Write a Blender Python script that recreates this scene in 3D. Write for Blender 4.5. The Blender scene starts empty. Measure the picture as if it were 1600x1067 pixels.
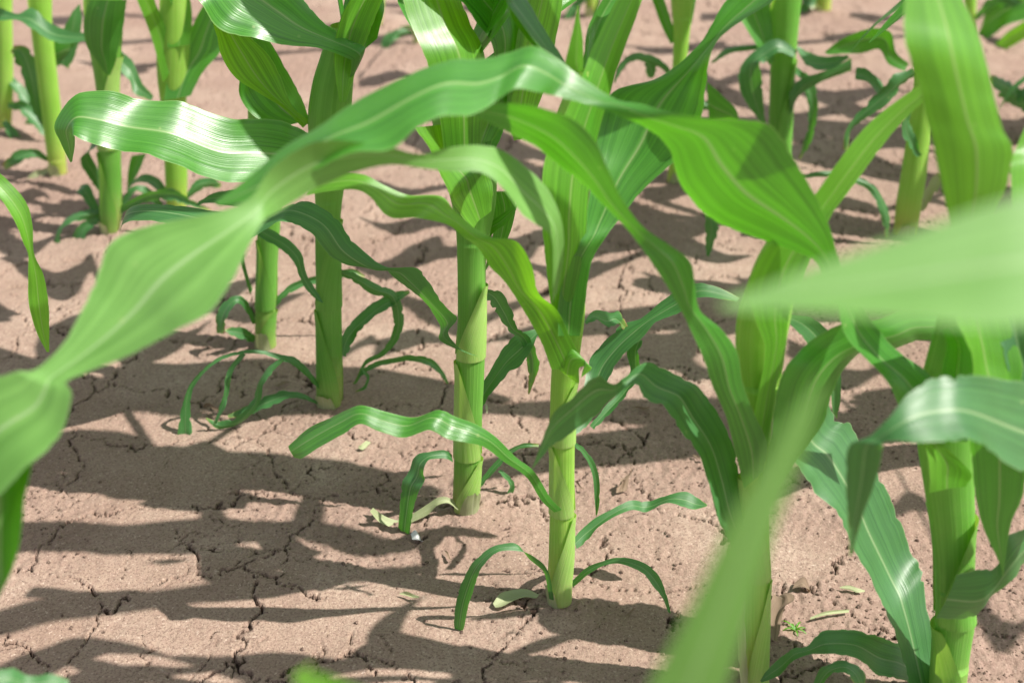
import bpy, math, random
import numpy as np
from mathutils import Vector, noise
random.seed(7)
R = math.radians
scene = bpy.context.scene
col = scene.collection

# ------------------------------------------------------------------ camera, sky, sun, exposure
H = 0.78; PITCH = R(30); F = 2000.0          # camera height (m), downward pitch, focal length in px of the 1600 px photo
cd = bpy.data.cameras.new('camera'); cam = bpy.data.objects.new('camera', cd); col.objects.link(cam)
cam.location = (0, 0, H); cam.rotation_euler = (R(90) - PITCH, 0, 0)
cd.sensor_width = 36; cd.lens = F / 1600 * 36; cd.clip_start = 0.01; cd.clip_end = 500
cd.dof.use_dof = True; cd.dof.focus_distance = 1.14; cd.dof.aperture_fstop = 5.0; cd.dof.aperture_blades = 9
scene.camera = cam

SUN_EL = R(54)
SUN_DIR = Vector((math.cos(SUN_EL) * 0.976, -math.cos(SUN_EL) * 0.216, math.sin(SUN_EL)))   # towards the sun
w = bpy.data.worlds.new('World'); scene.world = w; w.use_nodes = True
nt = w.node_tree; bg = nt.nodes['Background']
sky = nt.nodes.new('ShaderNodeTexSky'); sky.sky_type = 'NISHITA'; sky.sun_disc = False
sky.sun_elevation = SUN_EL; sky.sun_rotation = math.atan2(SUN_DIR.x, SUN_DIR.y)
sky.dust_density = 1.5
hs = nt.nodes.new('ShaderNodeHueSaturation'); hs.inputs['Saturation'].default_value = 0.3   # hazy, whitish summer sky
nt.links.new(sky.outputs[0], hs.inputs['Color']); nt.links.new(hs.outputs[0], bg.inputs[0]); bg.inputs[1].default_value = 0.10
sl = bpy.data.lights.new('sun', 'SUN'); sl.energy = 5.0; sl.angle = R(0.6); sl.color = (1, 0.95, 0.87)
so = bpy.data.objects.new('sun', sl); col.objects.link(so)
so.rotation_euler = SUN_DIR.to_track_quat('Z', 'Y').to_euler()
so.location = (3, -1, 4)
vs = scene.view_settings; vs.view_transform = 'Standard'; vs.look = 'None'; vs.gamma = 1; vs.exposure = 0.74
scene.render.engine = 'CYCLES'
scene.cycles.max_bounces = 8; scene.cycles.transmission_bounces = 6; scene.cycles.diffuse_bounces = 4

# ------------------------------------------------------------------ pixel -> point on an upright plane at distance Y
def depth_of(py, Y):
    v = -(py - 533.5) / F
    return Y / (math.cos(PITCH) + v * math.sin(PITCH))
def pt(px, py, Y):
    u = (px - 800) / F; v = -(py - 533.5) / F
    dy = math.cos(PITCH) + v * math.sin(PITCH)
    dz = -math.sin(PITCH) + v * math.cos(PITCH)
    t = Y / dy
    return Vector((u * t, Y, H + dz * t))
def ground_pt(px, py):
    v = -(py - 533.5) / F
    dy = math.cos(PITCH) + v * math.sin(PITCH)
    dz = -math.sin(PITCH) + v * math.cos(PITCH)
    t = -H / dz
    return Vector(((px - 800) / F * t, dy * t, 0))

# ------------------------------------------------------------------ materials
def new_mat(name):
    m = bpy.data.materials.new(name); m.use_nodes = True
    n = m.node_tree; n.nodes.clear()
    return m, n, n.nodes.new('ShaderNodeOutputMaterial')
def N(n, t, **kw):
    o = n.nodes.new(t)
    for k, v in kw.items(): setattr(o, k, v)
    return o
def ramp(n, pts):
    r = N(n, 'ShaderNodeValToRGB'); e = r.color_ramp.elements
    while len(e) < len(pts): e.new(0.5)
    for q, (p, c) in zip(e, pts):
        q.position = p; q.color = (*c, 1) if len(c) == 3 else c
    return r
def mixc(n, fac, a, b, mode='MIX'):
    m = N(n, 'ShaderNodeMix', data_type='RGBA', blend_type=mode)
    for sock, val in ((m.inputs[0], fac), (m.inputs[6], a), (m.inputs[7], b)):
        if hasattr(val, 'is_output'): n.links.new(val, sock)
        elif isinstance(val, (int, float)): sock.default_value = val
        else: sock.default_value = (*val, 1)
    return m.outputs[2]
def math_(n, op, a, b=None):
    m = N(n, 'ShaderNodeMath', operation=op)
    for i, v in enumerate((a, b)):
        if v is None: continue
        if hasattr(v, 'is_output'): n.links.new(v, m.inputs[i])
        else: m.inputs[i].default_value = v
    return m.outputs[0]

def leaf_material(name, dark, light, trans, rib, tfac=0.42, rough=0.42, streak=1.0):
    """UV.x runs across the blade (0.5 on the midrib), UV.y along it in metres."""
    m, n, out = new_mat(name); L = n.links.new
    uv = N(n, 'ShaderNodeUVMap'); sep = N(n, 'ShaderNodeSeparateXYZ'); L(uv.outputs[0], sep.inputs[0])
    def stretched(sx, sy, scale, detail=2.0):
        c = N(n, 'ShaderNodeCombineXYZ')
        L(math_(n, 'MULTIPLY', sep.outputs[0], sx), c.inputs[0]); L(math_(n, 'MULTIPLY', sep.outputs[1], sy), c.inputs[1])
        oi = N(n, 'ShaderNodeObjectInfo'); L(math_(n, 'MULTIPLY', oi.outputs['Random'], 40.0), c.inputs[2])
        t = N(n, 'ShaderNodeTexNoise'); t.inputs['Scale'].default_value = scale; t.inputs['Detail'].default_value = detail
        L(c.outputs[0], t.inputs['Vector']); return t.outputs[0]
    fine = stretched(75, 5, 1.0, 1.5)
    broad = stretched(14, 3, 1.0, 3)
    geo = N(n, 'ShaderNodeNewGeometry')
    blot = N(n, 'ShaderNodeTexNoise'); blot.inputs['Scale'].default_value = 26; blot.inputs['Detail'].default_value = 5
    L(geo.outputs['Position'], blot.inputs['Vector'])
    f1 = ramp(n, [(0.40, (0, 0, 0)), (0.60, (1, 1, 1))]); L(fine, f1.inputs[0])
    f2 = ramp(n, [(0.3, (0, 0, 0)), (0.7, (1, 1, 1))]); L(broad, f2.inputs[0])
    f3 = ramp(n, [(0.35, (0, 0, 0)), (0.68, (1, 1, 1))]); L(blot.outputs[0], f3.inputs[0])
    a = math_(n, 'MULTIPLY', f1.outputs[0], 0.26 * streak); b = math_(n, 'MULTIPLY', f2.outputs[0], 0.4); c_ = math_(n, 'MULTIPLY', f3.outputs[0], 0.3)
    fac = math_(n, 'ADD', math_(n, 'ADD', a, b), c_)
    base = mixc(n, fac, dark, light)
    tr = mixc(n, math_(n, 'ADD', math_(n, 'MULTIPLY', f1.outputs[0], 0.4), math_(n, 'MULTIPLY', f2.outputs[0], 0.6)), tuple(x * 0.4 for x in trans), tuple(min(1, x * 1.15) for x in trans))
    # midrib and the thin pale margin
    du = math_(n, 'ABSOLUTE', math_(n, 'SUBTRACT', sep.outputs[0], 0.5))
    rb = ramp(n, [(0.0, (0.8,) * 3), (0.009, (0.6,) * 3), (0.02, (0.15,) * 3), (0.045, (0, 0, 0))]); L(du, rb.inputs[0])
    mg = ramp(n, [(0.484, (0, 0, 0)), (0.497, (0.55,) * 3)]); L(du, mg.inputs[0])
    ribf = math_(n, 'MAXIMUM', rb.outputs[0], mg.outputs[0])
    base = mixc(n, ribf, base, rib)
    tr = mixc(n, rb.outputs[0], tr, tuple(x * 0.75 for x in rib))
    ta = N(n, 'ShaderNodeAttribute', attribute_name='tip')
    tn = N(n, 'ShaderNodeTexNoise'); tn.inputs['Scale'].default_value = 90; tn.inputs['Detail'].default_value = 3; L(geo.outputs['Position'], tn.inputs['Vector'])
    tv = math_(n, 'ADD', ta.outputs['Fac'], math_(n, 'MULTIPLY', math_(n, 'SUBTRACT', tn.outputs[0], 0.5), 0.5))
    y1 = ramp(n, [(0.55, (0, 0, 0)), (0.8, (1, 1, 1))]); L(tv, y1.inputs[0])
    y2 = ramp(n, [(0.80, (0, 0, 0)), (0.9, (1, 1, 1))]); L(tv, y2.inputs[0])
    base = mixc(n, math_(n, 'MULTIPLY', y1.outputs[0], 0.6), base, (0.36, 0.40, 0.08)); base = mixc(n, y2.outputs[0], base, (0.30, 0.19, 0.09))
    tr = mixc(n, math_(n, 'MULTIPLY', y2.outputs[0], 0.8), tr, (0.25, 0.14, 0.04))
    # small yellow flecks
    vo = N(n, 'ShaderNodeTexVoronoi'); vo.inputs['Scale'].default_value = 38; L(geo.outputs['Position'], vo.inputs['Vector'])
    sp = ramp(n, [(0.045, (1, 1, 1)), (0.075, (0, 0, 0))]); L(vo.outputs['Distance'], sp.inputs[0])
    base = mixc(n, math_(n, 'MULTIPLY', sp.outputs[0], 0.35), base, (0.42, 0.5, 0.2))
    bmp = N(n, 'ShaderNodeBump'); bmp.inputs['Strength'].default_value = 0.24; bmp.inputs['Distance'].default_value = 0.0012
    hgt = math_(n, 'ADD', math_(n, 'MULTIPLY', fine, 0.8), math_(n, 'MULTIPLY', broad, 0.9))
    hgt = math_(n, 'SUBTRACT', hgt, math_(n, 'MULTIPLY', rb.outputs[0], 0.5))
    L(hgt, bmp.inputs['Height'])
    p = N(n, 'ShaderNodeBsdfPrincipled'); L(base, p.inputs['Base Color']); L(bmp.outputs[0], p.inputs['Normal'])
    rr = N(n, 'ShaderNodeMapRange'); L(broad, rr.inputs[0]); rr.inputs[3].default_value = rough - 0.08; rr.inputs[4].default_value = rough + 0.12
    L(rr.outputs[0], p.inputs['Roughness']); p.inputs['Specular IOR Level'].default_value = 0.6; p.inputs['Coat Weight'].default_value = 0.45; p.inputs['Coat Roughness'].default_value = rough + 0.06; p.inputs['Coat IOR'].default_value = 1.5; L(bmp.outputs[0], p.inputs['Coat Normal'])
    t = N(n, 'ShaderNodeBsdfTranslucent'); L(tr, t.inputs[0]); L(bmp.outputs[0], t.inputs['Normal'])
    mx = N(n, 'ShaderNodeMixShader'); mx.inputs[0].default_value = tfac
    L(p.outputs[0], mx.inputs[1]); L(t.outputs[0], mx.inputs[2]); L(mx.outputs[0], out.inputs[0])
    return m
M_FRESH = leaf_material('fresh leaf', (0.066, 0.24, 0.014), (0.145, 0.39, 0.038), (0.33, 0.82, 0.012), (0.34, 0.50, 0.15), 0.5, 0.34)
M_LEAF = leaf_material('mature leaf', (0.034, 0.165, 0.018), (0.088, 0.29, 0.045), (0.165, 0.62, 0.010), (0.32, 0.47, 0.18), 0.40, 0.30)
M_OLD = leaf_material('lower leaf', (0.028, 0.125, 0.032), (0.072, 0.225, 0.07), (0.13, 0.46, 0.02), (0.28, 0.42, 0.19), 0.36, 0.42)
M_SHEEN = leaf_material('leaf with painted sheen', (0.10, 0.26, 0.04), (0.20, 0.41, 0.10), (0.15, 0.50, 0.012), (0.36, 0.52, 0.25), 0.33, 0.50)  # sheen of the near leaves painted in as a paler base colour
M_WILT = leaf_material('wilted leaf', (0.30, 0.36, 0.16), (0.44, 0.47, 0.28), (0.4, 0.42, 0.15), (0.5, 0.5, 0.33), 0.3, 0.6)
M_DRY = leaf_material('dry leaf', (0.13, 0.085, 0.055), (0.30, 0.21, 0.14), (0.25, 0.15, 0.07), (0.35, 0.26, 0.18), 0.2, 0.8)

def stem_material(name, c1, c2, foot, bright=1.0):
    m, n, out = new_mat(name); L = n.links.new
    uv = N(n, 'ShaderNodeUVMap'); sep = N(n, 'ShaderNodeSeparateXYZ'); L(uv.outputs[0], sep.inputs[0])
    c = N(n, 'ShaderNodeCombineXYZ')
    L(math_(n, 'MULTIPLY', sep.outputs[0], 95.0), c.inputs[0]); L(math_(n, 'MULTIPLY', sep.outputs[1], 4.0), c.inputs[1])
    t = N(n, 'ShaderNodeTexNoise'); t.inputs['Scale'].default_value = 1.0; t.inputs['Detail'].default_value = 1; L(c.outputs[0], t.inputs['Vector'])
    st = ramp(n, [(0.35, (0, 0, 0)), (0.65, (1, 1, 1))]); L(t.outputs[0], st.inputs[0])
    geo = N(n, 'ShaderNodeNewGeometry')
    b = N(n, 'ShaderNodeTexNoise'); b.inputs['Scale'].default_value = 14; b.inputs['Detail'].default_value = 4; L(geo.outputs['Position'], b.inputs['Vector'])
    bl = ramp(n, [(0.35, (0, 0, 0)), (0.65, (1, 1, 1))]); L(b.outputs[0], bl.inputs[0])
    fac = math_(n, 'ADD', math_(n, 'MULTIPLY', st.outputs[0], 0.55), math_(n, 'MULTIPLY', bl.outputs[0], 0.45))
    base = mixc(n, fac, c1, c2)
    # pale yellowish foot, reddish veins right at the soil
    ft = ramp(n, [(0.0, (1, 1, 1)), (0.02, (0.85,) * 3), (0.075, (0, 0, 0))]); L(sep.outputs[1], ft.inputs[0])
    base = mixc(n, ft.outputs[0], base, foot)
    red = ramp(n, [(0.0, (1, 1, 1)), (0.045, (0, 0, 0))]); L(sep.outputs[1], red.inputs[0])
    rs = ramp(n, [(0.50, (0, 0, 0)), (0.62, (1, 1, 1))]); L(t.outputs[0], rs.inputs[0])
    base = mixc(n, math_(n, 'MULTIPLY', math_(n, 'MULTIPLY', red.outputs[0], rs.outputs[0]), 0.7), base, (0.34, 0.13, 0.09))
    # soil splashed on the foot
    sp = N(n, 'ShaderNodeTexNoise'); sp.inputs['Scale'].default_value = 420; sp.inputs['Detail'].default_value = 2; L(geo.outputs['Position'], sp.inputs['Vector'])
    sr = ramp(n, [(0.60, (0, 0, 0)), (0.68, (1, 1, 1))]); L(sp.outputs[0], sr.inputs[0])
    lo = ramp(n, [(0.0, (1, 1, 1)), (0.05, (0.15,) * 3), (0.12, (0, 0, 0))]); L(sep.outputs[1], lo.inputs[0])
    base = mixc(n, math_(n, 'MULTIPLY', math_(n, 'MULTIPLY', sr.outputs[0], lo.outputs[0]), 0.8), base, (0.30, 0.21, 0.15))
    bmp = N(n, 'ShaderNodeBump'); bmp.inputs['Strength'].default_value = 0.6; bmp.inputs['Distance'].default_value = 0.001; L(t.outputs[0], bmp.inputs['Height'])
    p = N(n, 'ShaderNodeBsdfPrincipled'); L(base, p.inputs['Base Color']); L(bmp.outputs[0], p.inputs['Normal'])
    p.inputs['Roughness'].default_value = 0.5
    p.inputs['Subsurface Weight'].default_value = 0.55; p.inputs['Subsurface Radius'].default_value = (0.45, 1.0, 0.25); p.inputs['Subsurface Scale'].default_value = 0.013
    tl = N(n, 'ShaderNodeBsdfTranslucent'); L(mixc(n, fac, (0.36, 0.62, 0.05), (0.45, 0.75, 0.08)), tl.inputs[0])
    mx = N(n, 'ShaderNodeMixShader'); mx.inputs[0].default_value = 0.28; L(p.outputs[0], mx.inputs[1]); L(tl.outputs[0], mx.inputs[2])
    L(mx.outputs[0], out.inputs[0])
    return m
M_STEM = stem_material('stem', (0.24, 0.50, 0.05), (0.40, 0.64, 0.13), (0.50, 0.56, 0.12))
M_STEM_SHADE = stem_material('stem with painted shade', (0.11, 0.34, 0.04), (0.21, 0.47, 0.085), (0.38, 0.45, 0.13))  # darker stem copy with the shade put into its colour
M_SHEATH = stem_material('leaf sheath', (0.29, 0.53, 0.10), (0.45, 0.66, 0.20), (0.52, 0.58, 0.22))

# ------------------------------------------------------------------ mesh helpers
def link(name, me, mat, parent=None, smooth=True):
    o = bpy.data.objects.new(name, me); col.objects.link(o)
    me.materials.append(mat)
    if smooth: me.polygons.foreach_set('use_smooth', [True] * len(me.polygons))
    if parent: o.parent = parent
    return o
def grid_mesh(name, rows, us, vs_, closed=False):
    """rows: list of rings of points; us: uv.x per column, vs_: uv.y per row"""
    nr, nc = len(rows), len(rows[0])
    verts = [tuple(p) for r in rows for p in r]; faces = []; uvs = []
    for i in range(nr - 1):
        for j in range(nc if closed else nc - 1):
            k = (j + 1) % nc
            faces.append((i * nc + j, i * nc + k, (i + 1) * nc + k, (i + 1) * nc + j))
            u0 = us[j]; u1 = us[k] if k else 1.0
            uvs += [(u0, vs_[i]), (u1, vs_[i]), (u1, vs_[i + 1]), (u0, vs_[i + 1])]
    me = bpy.data.meshes.new(name); me.from_pydata(verts, [], faces)
    l = me.uv_layers.new(name='UVMap'); l.data.foreach_set('uv', [c for q in uvs for c in q])
    me.update(); return me
def crom(P, sub):
    out = []
    n = len(P)
    for i in range(n - 1):
        p0 = P[i - 1] if i else P[0] * 2 - P[1]; p1 = P[i]; p2 = P[i + 1]; p3 = P[i + 2] if i + 2 < n else P[-1] * 2 - P[-2]
        for s in range(sub):
            t = s / sub
            out.append(0.5 * ((2 * p1) + (p2 - p0) * t + (2 * p0 - 5 * p1 + 4 * p2 - p3) * t * t + (3 * p1 - p0 - 3 * p2 + p3) * t ** 3))
    out.append(P[-1].copy()); return out
def keys(k, s):
    if not isinstance(k, (tuple, list)): return k
    if len(k) == 1: return k[0]
    x = s * (len(k) - 1); i = min(int(x), len(k) - 2); f = x - i
    return k[i] * (1 - f) + k[i + 1] * f
US = [-1, -0.93, -0.8, -0.62, -0.42, -0.24, -0.1, -0.035, 0, 0.035, 0.1, 0.24, 0.42, 0.62, 0.8, 0.93, 1]
rnd = random.Random(3)
def blade(name, A, B, mat, parent, origin, fold=0.12, ripple=0.05, sub=7, flip=1, tip=0.0, rag=0.0):
    A = crom(A, sub); B = crom(B, sub); n = len(A)
    C = [(a + b) / 2 for a, b in zip(A, B)]
    f1, f2, p1, p2 = rnd.uniform(55, 80), rnd.uniform(55, 80), rnd.uniform(0, 6), rnd.uniform(0, 6)
    rows, vv = [], []; v = 0; nprev = None
    for i in range(n):
        t = C[min(i + 1, n - 1)] - C[max(i - 1, 0)]
        ac = B[i] - A[i]; wd = ac.length
        nn = t.cross(ac)
        if nn.length < 1e-9: nn = nprev or Vector((0, 0, 1))
        nn.normalize()
        if nprev is not None and nn.dot(nprev) < 0: nn = -nn
        elif nprev is None and nn.z * flip < 0: nn = -nn
        nprev = nn
        s = i / (n - 1)
        if i: v += (C[i] - C[i - 1]).length
        fd = fold * wd * min(1, 0.35 + s * 3) * (1 - 0.35 * s)
        row = []
        for u in US:
            e = A[i] if u < 0 else B[i]
            a = abs(u)
            p = C[i] + (e - C[i]) * a * (1 - rag * max(0, noise.noise(Vector((v * 170, p1 + (9 if u < 0 else 0), 5)))) * (a ** 3) if rag else 1)
            p = p - nn * fd * (1 - a ** 1.25)
            q = a * a * wd
            sd_ = 7.3 if u < 0 else 0
            p = p + nn * ripple * 2.4 * q * noise.noise(Vector((v * f1 * .35, p1 + sd_, 0))) * min(1, s * 6)
            p = p + nn * ripple * 0.8 * a * wd * noise.noise(Vector((v * f2 * .8, p2 + sd_ + u, 3)))
            row.append(p - origin)
        rows.append(row); vv.append(v)
    me = grid_mesh(name, rows, [(u + 1) / 2 for u in US], vv)
    at = me.attributes.new('tip', 'FLOAT', 'POINT')
    at.data.foreach_set('value', [tip * min(1.0, max(0.0, (i / (n - 1) - .6) / .4) * 0.75 + (0.30 if abs(u) > .9 else 0.12 if abs(u) > .7 else 0)) for i in range(n) for u in US])
    return link(name, me, mat, parent)
def tag(o, label, cat, group=None, kind=None):
    if label: o['label'] = label
    if cat: o['category'] = cat
    if group: o['group'] = group
    if kind: o['kind'] = kind

def self_resample(P, Rr, step=.0016):
    L = [0]
    for a, b in zip(P, P[1:]): L.append(L[-1] + (b - a).length)
    n = max(8, int(L[-1] / step)); t = np.linspace(0, L[-1], n)
    X, Y, Z, W = (np.interp(t, L, v) for v in ([p.x for p in P], [p.y for p in P], [p.z for p in P], Rr))
    return [Vector(q) for q in zip(X, Y, Z)], [float(q) for q in W]
GROUP = 'maize plants growing in rows'
SHADE_BANDS = []; OWNERS = []
class Plant:
    def __init__(s, base, label, Y=None):
        g = ground_pt(*base) if Y is None else Vector((pt(base[0], 900, Y).x, Y, 0))
        s.Y = g.y; s.g = g
        e = bpy.data.objects.new('maize_plant', None); col.objects.link(e)
        OWNERS.append(s); e.empty_display_size = 0.05; e.location = g; tag(e, label, 'maize plant', GROUP); s.e = e
        s.st = None
    # stem traced as (x, y, half width) from the soil upwards
    def stem(s, stations, mat=None, flat=0.85, name='stem', lean=0.0):
        mat = mat or M_STEM
        n = len(stations); P = []; Rr = []
        for i, (x, y, hw) in enumerate(stations):
            Y = s.Y + lean * i / (n - 1)
            P.append(pt(x, y, Y)); Rr.append(Vector((hw * depth_of(y, Y) / F, 0, 0)))
        d = (P[0] - P[1]).normalized()
        foot = P[0] + Vector((d.x * .3, 0, -1)) * max(0.012, P[0].z + 0.012)
        P = [foot] + P; Rr = [Rr[0] * 0.95] + Rr
        P = crom(P, 6); Rr = [max(r.x, 0.001) for r in crom(Rr, 6)]
        nz = [0.035 + .012 * rnd.random()]
        while nz[-1] < 0.3: nz.append(nz[-1] + rnd.uniform(.08, .12))
        P, Rr = self_resample(P, Rr)
        Rr = [r * (1 + 0.10 * math.exp(-(max(0, p.z) / .012) ** 2) + sum(0.007 * math.exp(-((p.z - z) / .0022) ** 2) - 0.005 * math.exp(-((p.z - z - .006) / .004) ** 2) for z in nz)) for p, r in zip(P, Rr)]
        s.P, s.R = P, Rr
        rows, vv = [], []; NC = 28
        for i, (p, r) in enumerate(zip(P, Rr)):
            fl = flat if r > 0.014 else 0.93
            rows.append([p + Vector((math.cos(a) * r, math.sin(a) * r * fl, 0)) - s.g for a in [2 * math.pi * j / NC for j in range(NC)]])
            vv.append(max(0, p.z))
        me = grid_mesh(name, rows, [j / NC for j in range(NC)], vv, True)
        o = link(name, me, mat, s.e)
        if s.foot_flap and P[0].z < .02: s.basal()
        return o
    foot_flap = True
    # the withered first sheath round the foot, split and pulling away
    def basal(s):
        h = rnd.uniform(.018, .034); a0 = rnd.uniform(-150, -60); span = rnd.uniform(110, 190); rows = []; vv = []; NC = 16
        Pz = [p.z for p in s.P]
        for k in range(12):
            f = k / 11; z = -.006 + (h + .006) * f; x = np.interp(z, Pz, [p.x for p in s.P]); y = np.interp(z, Pz, [p.y for p in s.P]); r = np.interp(z, Pz, s.R)
            row = []
            for j in range(NC):
                q = j / (NC - 1); a = R(a0 + span * (q - .5) * (1 - .55 * f))
                e = r + .0009 + .0035 * f * f + .0008 * noise.noise(Vector((q * 4, f * 3, a0)))
                row.append(Vector((x + math.cos(a) * e, y + math.sin(a) * e, z - .006 * abs(q - .5) * f + .003 * noise.noise(Vector((q * 9, a0, 1))) * f)) - s.g)
            rows.append(row); vv.append(f * .03)
        o = link('leaf_sheath', grid_mesh('leaf_sheath', rows, [j / NC for j in range(NC)], vv), M_WILT, s.e); o['label'] = 'short withered pale sheath at the stem foot'
    # a sheath hugging the stem between two image heights; its free margin runs slantwise across the front
    def sheath(s, y_low, y_top, side=1, mat=None, off=0.0011, flare=0.10):
        z0 = pt(800, y_low, s.Y).z; z1 = pt(800, y_top, s.Y).z
        idx = [i for i, p in enumerate(s.P) if z0 <= p.z <= z1]
        if len(idx) < 2: return
        zs = np.linspace(z0, z1, 26); rows = []; vv = []; NC = 30
        Pz = [p.z for p in s.P]
        for k, z in enumerate(zs):
            f = k / 25
            x = np.interp(z, Pz, [p.x for p in s.P]); y = np.interp(z, Pz, [p.y for p in s.P]); r = np.interp(z, Pz, s.R)
            # front is -Y (angle 270 deg); margin angle slides across the front with height
            am = R(270) - side * R(-62 + 108 * f ** 1.3)
            span = R(335 - 150 * f)
            rr = r + off + r * flare * max(0, f - 0.86) / 0.14
            row = []
            for j in range(NC):
                q = j / (NC - 1)
                a = am - side * span * q
                e = rr * (1 + 0.045 * math.exp(-((q) / 0.06) ** 2))
                row.append(Vector((x + math.cos(a) * e, y + math.sin(a) * e * 0.95, z - 0.005 * math.sin(q * math.pi) * f)) - s.g)
            rows.append(row); vv.append(0.03 + max(0, z))
        me = grid_mesh('leaf_sheath', rows, [j / NC for j in range(NC)], vv)
        o = link('leaf_sheath', me, mat or M_SHEATH, s.e)
        return o
    # blade traced by its two margins (ax, ay, bx, by); d = distance offset from the plant in m, r = how far margin A leans away
    def leaf(s, st, d=0.0, r=1.0, mat=None, fold=0.12, ripple=0.05, label=None, name='leaf', **kw):
        A, B = [], []; n = len(st)
        for i, q in enumerate(st):
            f = i / (n - 1); Y = s.Y + keys(d, f)
            wpx = math.hypot(q[0] - q[2], q[1] - q[3])
            h = 0.5 * wpx * depth_of((q[1] + q[3]) / 2, Y) / F * keys(r, f)
            A.append(pt(q[0], q[1], Y + h)); B.append(pt(q[2], q[3], Y - h))
        if mat is M_OLD: kw.setdefault('tip', 0.75); kw.setdefault('rag', 0.25)
        else: kw.setdefault('rag', 0.06)
        o = blade(name, A, B, mat or M_LEAF, s.e, s.g, fold, ripple, **kw)
        if label: o['label'] = label
        return o
    # thin lower leaf traced by its middle line and half widths (x, y, hw)
    def strap(s, st, d=0.0, r=0.6, mat=None, **kw):
        out = []
        for i, (x, y, h) in enumerate(st):
            a = st[max(i - 1, 0)]; b = st[min(i + 1, len(st) - 1)]
            tx, ty = b[0] - a[0], b[1] - a[1]; l = math.hypot(tx, ty) or 1
            nx, ny = -ty / l, tx / l
            if ny > 0: nx, ny = -nx, -ny
            if out and (nx * pn[0] + ny * pn[1]) < 0: nx, ny = -nx, -ny
            pn = (nx, ny)
            out.append((x + nx * h, y + ny * h, x - nx * h, y - ny * h))
        kw.setdefault('tip', rnd.choice((0.8, 1.0, 1.15))); kw.setdefault('rag', 0.7); kw.setdefault('ripple', 0.16); kw.setdefault('fold', 0.2)
        if r == 0.6: r = [rnd.uniform(-0.6, 1.6) for _ in range(5)]
        return s.leaf(out, d, r, mat or M_OLD, **kw)
    # upper leaf above the picture, given by the two edges of its shade on the soil (ax, ay, bx, by, height)
    def canopy(s, st, mat=None, tilt=0.01):
        q0 = s.top or (s.P[-1] - Vector((0, 0, .02))); A, B = [q0 + Vector((0, .008, 0))], [q0 - Vector((0, .008, 0))]
        for ax, ay, bx, by, h in st:
            for q, lst, k in (((ax, ay), A, tilt), ((bx, by), B, -tilt)):
                g = ground_pt(*q); lst.append(g + SUN_DIR * ((h + k) / SUN_DIR.z))
        o = blade('leaf', A, B, mat or M_LEAF, s.e, s.g, 0.1, 0.06); return o
    def band(s, a, b, hw, h, mat=None):  # added unseen leaf, placed for the band of shade it throws
        SHADE_BANDS.append((a, b, hw * 1.2, h))
    top = None
    # free leaf in space: from height z, azimuth az (deg, 0 = +X), rising at elev, length L, half width hw, drooping
    def arc(s, z, az, L, hw, elev=60, droop=150, mat=None, twist=0, x0=0, y0=0, **kw):
        p = Vector((s.g.x + x0, s.g.y + y0, z)); A, B = [], []; n = 9
        a = R(az)
        for i in range(n):
            f = i / (n - 1); e = R(elev - droop * f ** 1.4)
            dr = Vector((math.cos(a) * math.cos(e), math.sin(a) * math.cos(e), math.sin(e)))
            side = Vector((-math.sin(a), math.cos(a), 0)); up = dr.cross(side)
            tw = R(twist) * f; sd = side * math.cos(tw) + up * math.sin(tw)
            wv = hw * (0.45 + 1.9 * f) if f < 0.29 else hw * max(0.02, 1 - ((f - 0.29) / 0.71) ** 2.2)
            A.append(p + sd * wv); B.append(p - sd * wv); p = p + dr * L / (n - 1)
        return blade('leaf', A, B, mat or M_LEAF, s.e, s.g, 0.15, 0.08, **kw)

# ------------------------------------------------------------------ the ground: one cracked sheet out to the horizon
def h2(ix, iy, seed):
    n = (ix.astype(np.int64) * 374761393 + iy.astype(np.int64) * 668265263 + seed * 982451653) & 0x7fffffff
    n = ((n ^ (n >> 13)) * 1274126177) & 0x7fffffff
    n = n ^ (n >> 16)
    return (n & 0xffffff) / float(0xffffff)
def vn(x, y, sc, seed):
    x = x * sc; y = y * sc; ix = np.floor(x); iy = np.floor(y); fx = x - ix; fy = y - iy
    fx = fx * fx * (3 - 2 * fx); fy = fy * fy * (3 - 2 * fy)
    a = h2(ix, iy, seed); b = h2(ix + 1, iy, seed); c = h2(ix, iy + 1, seed); d = h2(ix + 1, iy + 1, seed)
    return (a + (b - a) * fx) * (1 - fy) + (c + (d - c) * fx) * fy - 0.5
def cells(x, y, size, seed, jit=0.9):
    x = x / size; y = y / size; ix = np.floor(x); iy = np.floor(y)
    bd = np.full(x.shape, 1e9); bx = np.zeros_like(x); by = np.zeros_like(x); pts = []
    for i in (-1, 0, 1):
        for j in (-1, 0, 1):
            cx = ix + i; cy = iy + j
            px = cx + 0.5 + (h2(cx, cy, seed) - 0.5) * jit; py = cy + 0.5 + (h2(cx, cy, seed + 1) - 0.5) * jit
            dd = (px - x) ** 2 + (py - y) ** 2
            k = dd < bd; bd = np.where(k, dd, bd); bx = np.where(k, px, bx); by = np.where(k, py, by); pts.append((px, py))
    e = np.full(x.shape, 1e9)
    for px, py in pts:
        vx = px - bx; vy = py - by; l = np.sqrt(vx * vx + vy * vy); ok = l > 1e-6; l = np.where(ok, l, 1)
        d = ((px + bx) / 2 - x) * vx / l + ((py + by) / 2 - y) * vy / l
        e = np.where(ok & (d < e), d, e)
    return e * size
def axis(lo, hi, step, far, grow):
    a = list(np.arange(lo, hi, step)); s = step
    while a[-1] < far: s *= grow; a.append(a[-1] + s)
    s = step; b = [lo]
    while b[-1] > -far: s *= grow; b.append(b[-1] - s)
    return np.array(b[:0:-1] + a)
MOUNDS = []
def smooth01(t): t = np.clip(t, 0, 1); return t * t * (3 - 2 * t)
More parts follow.
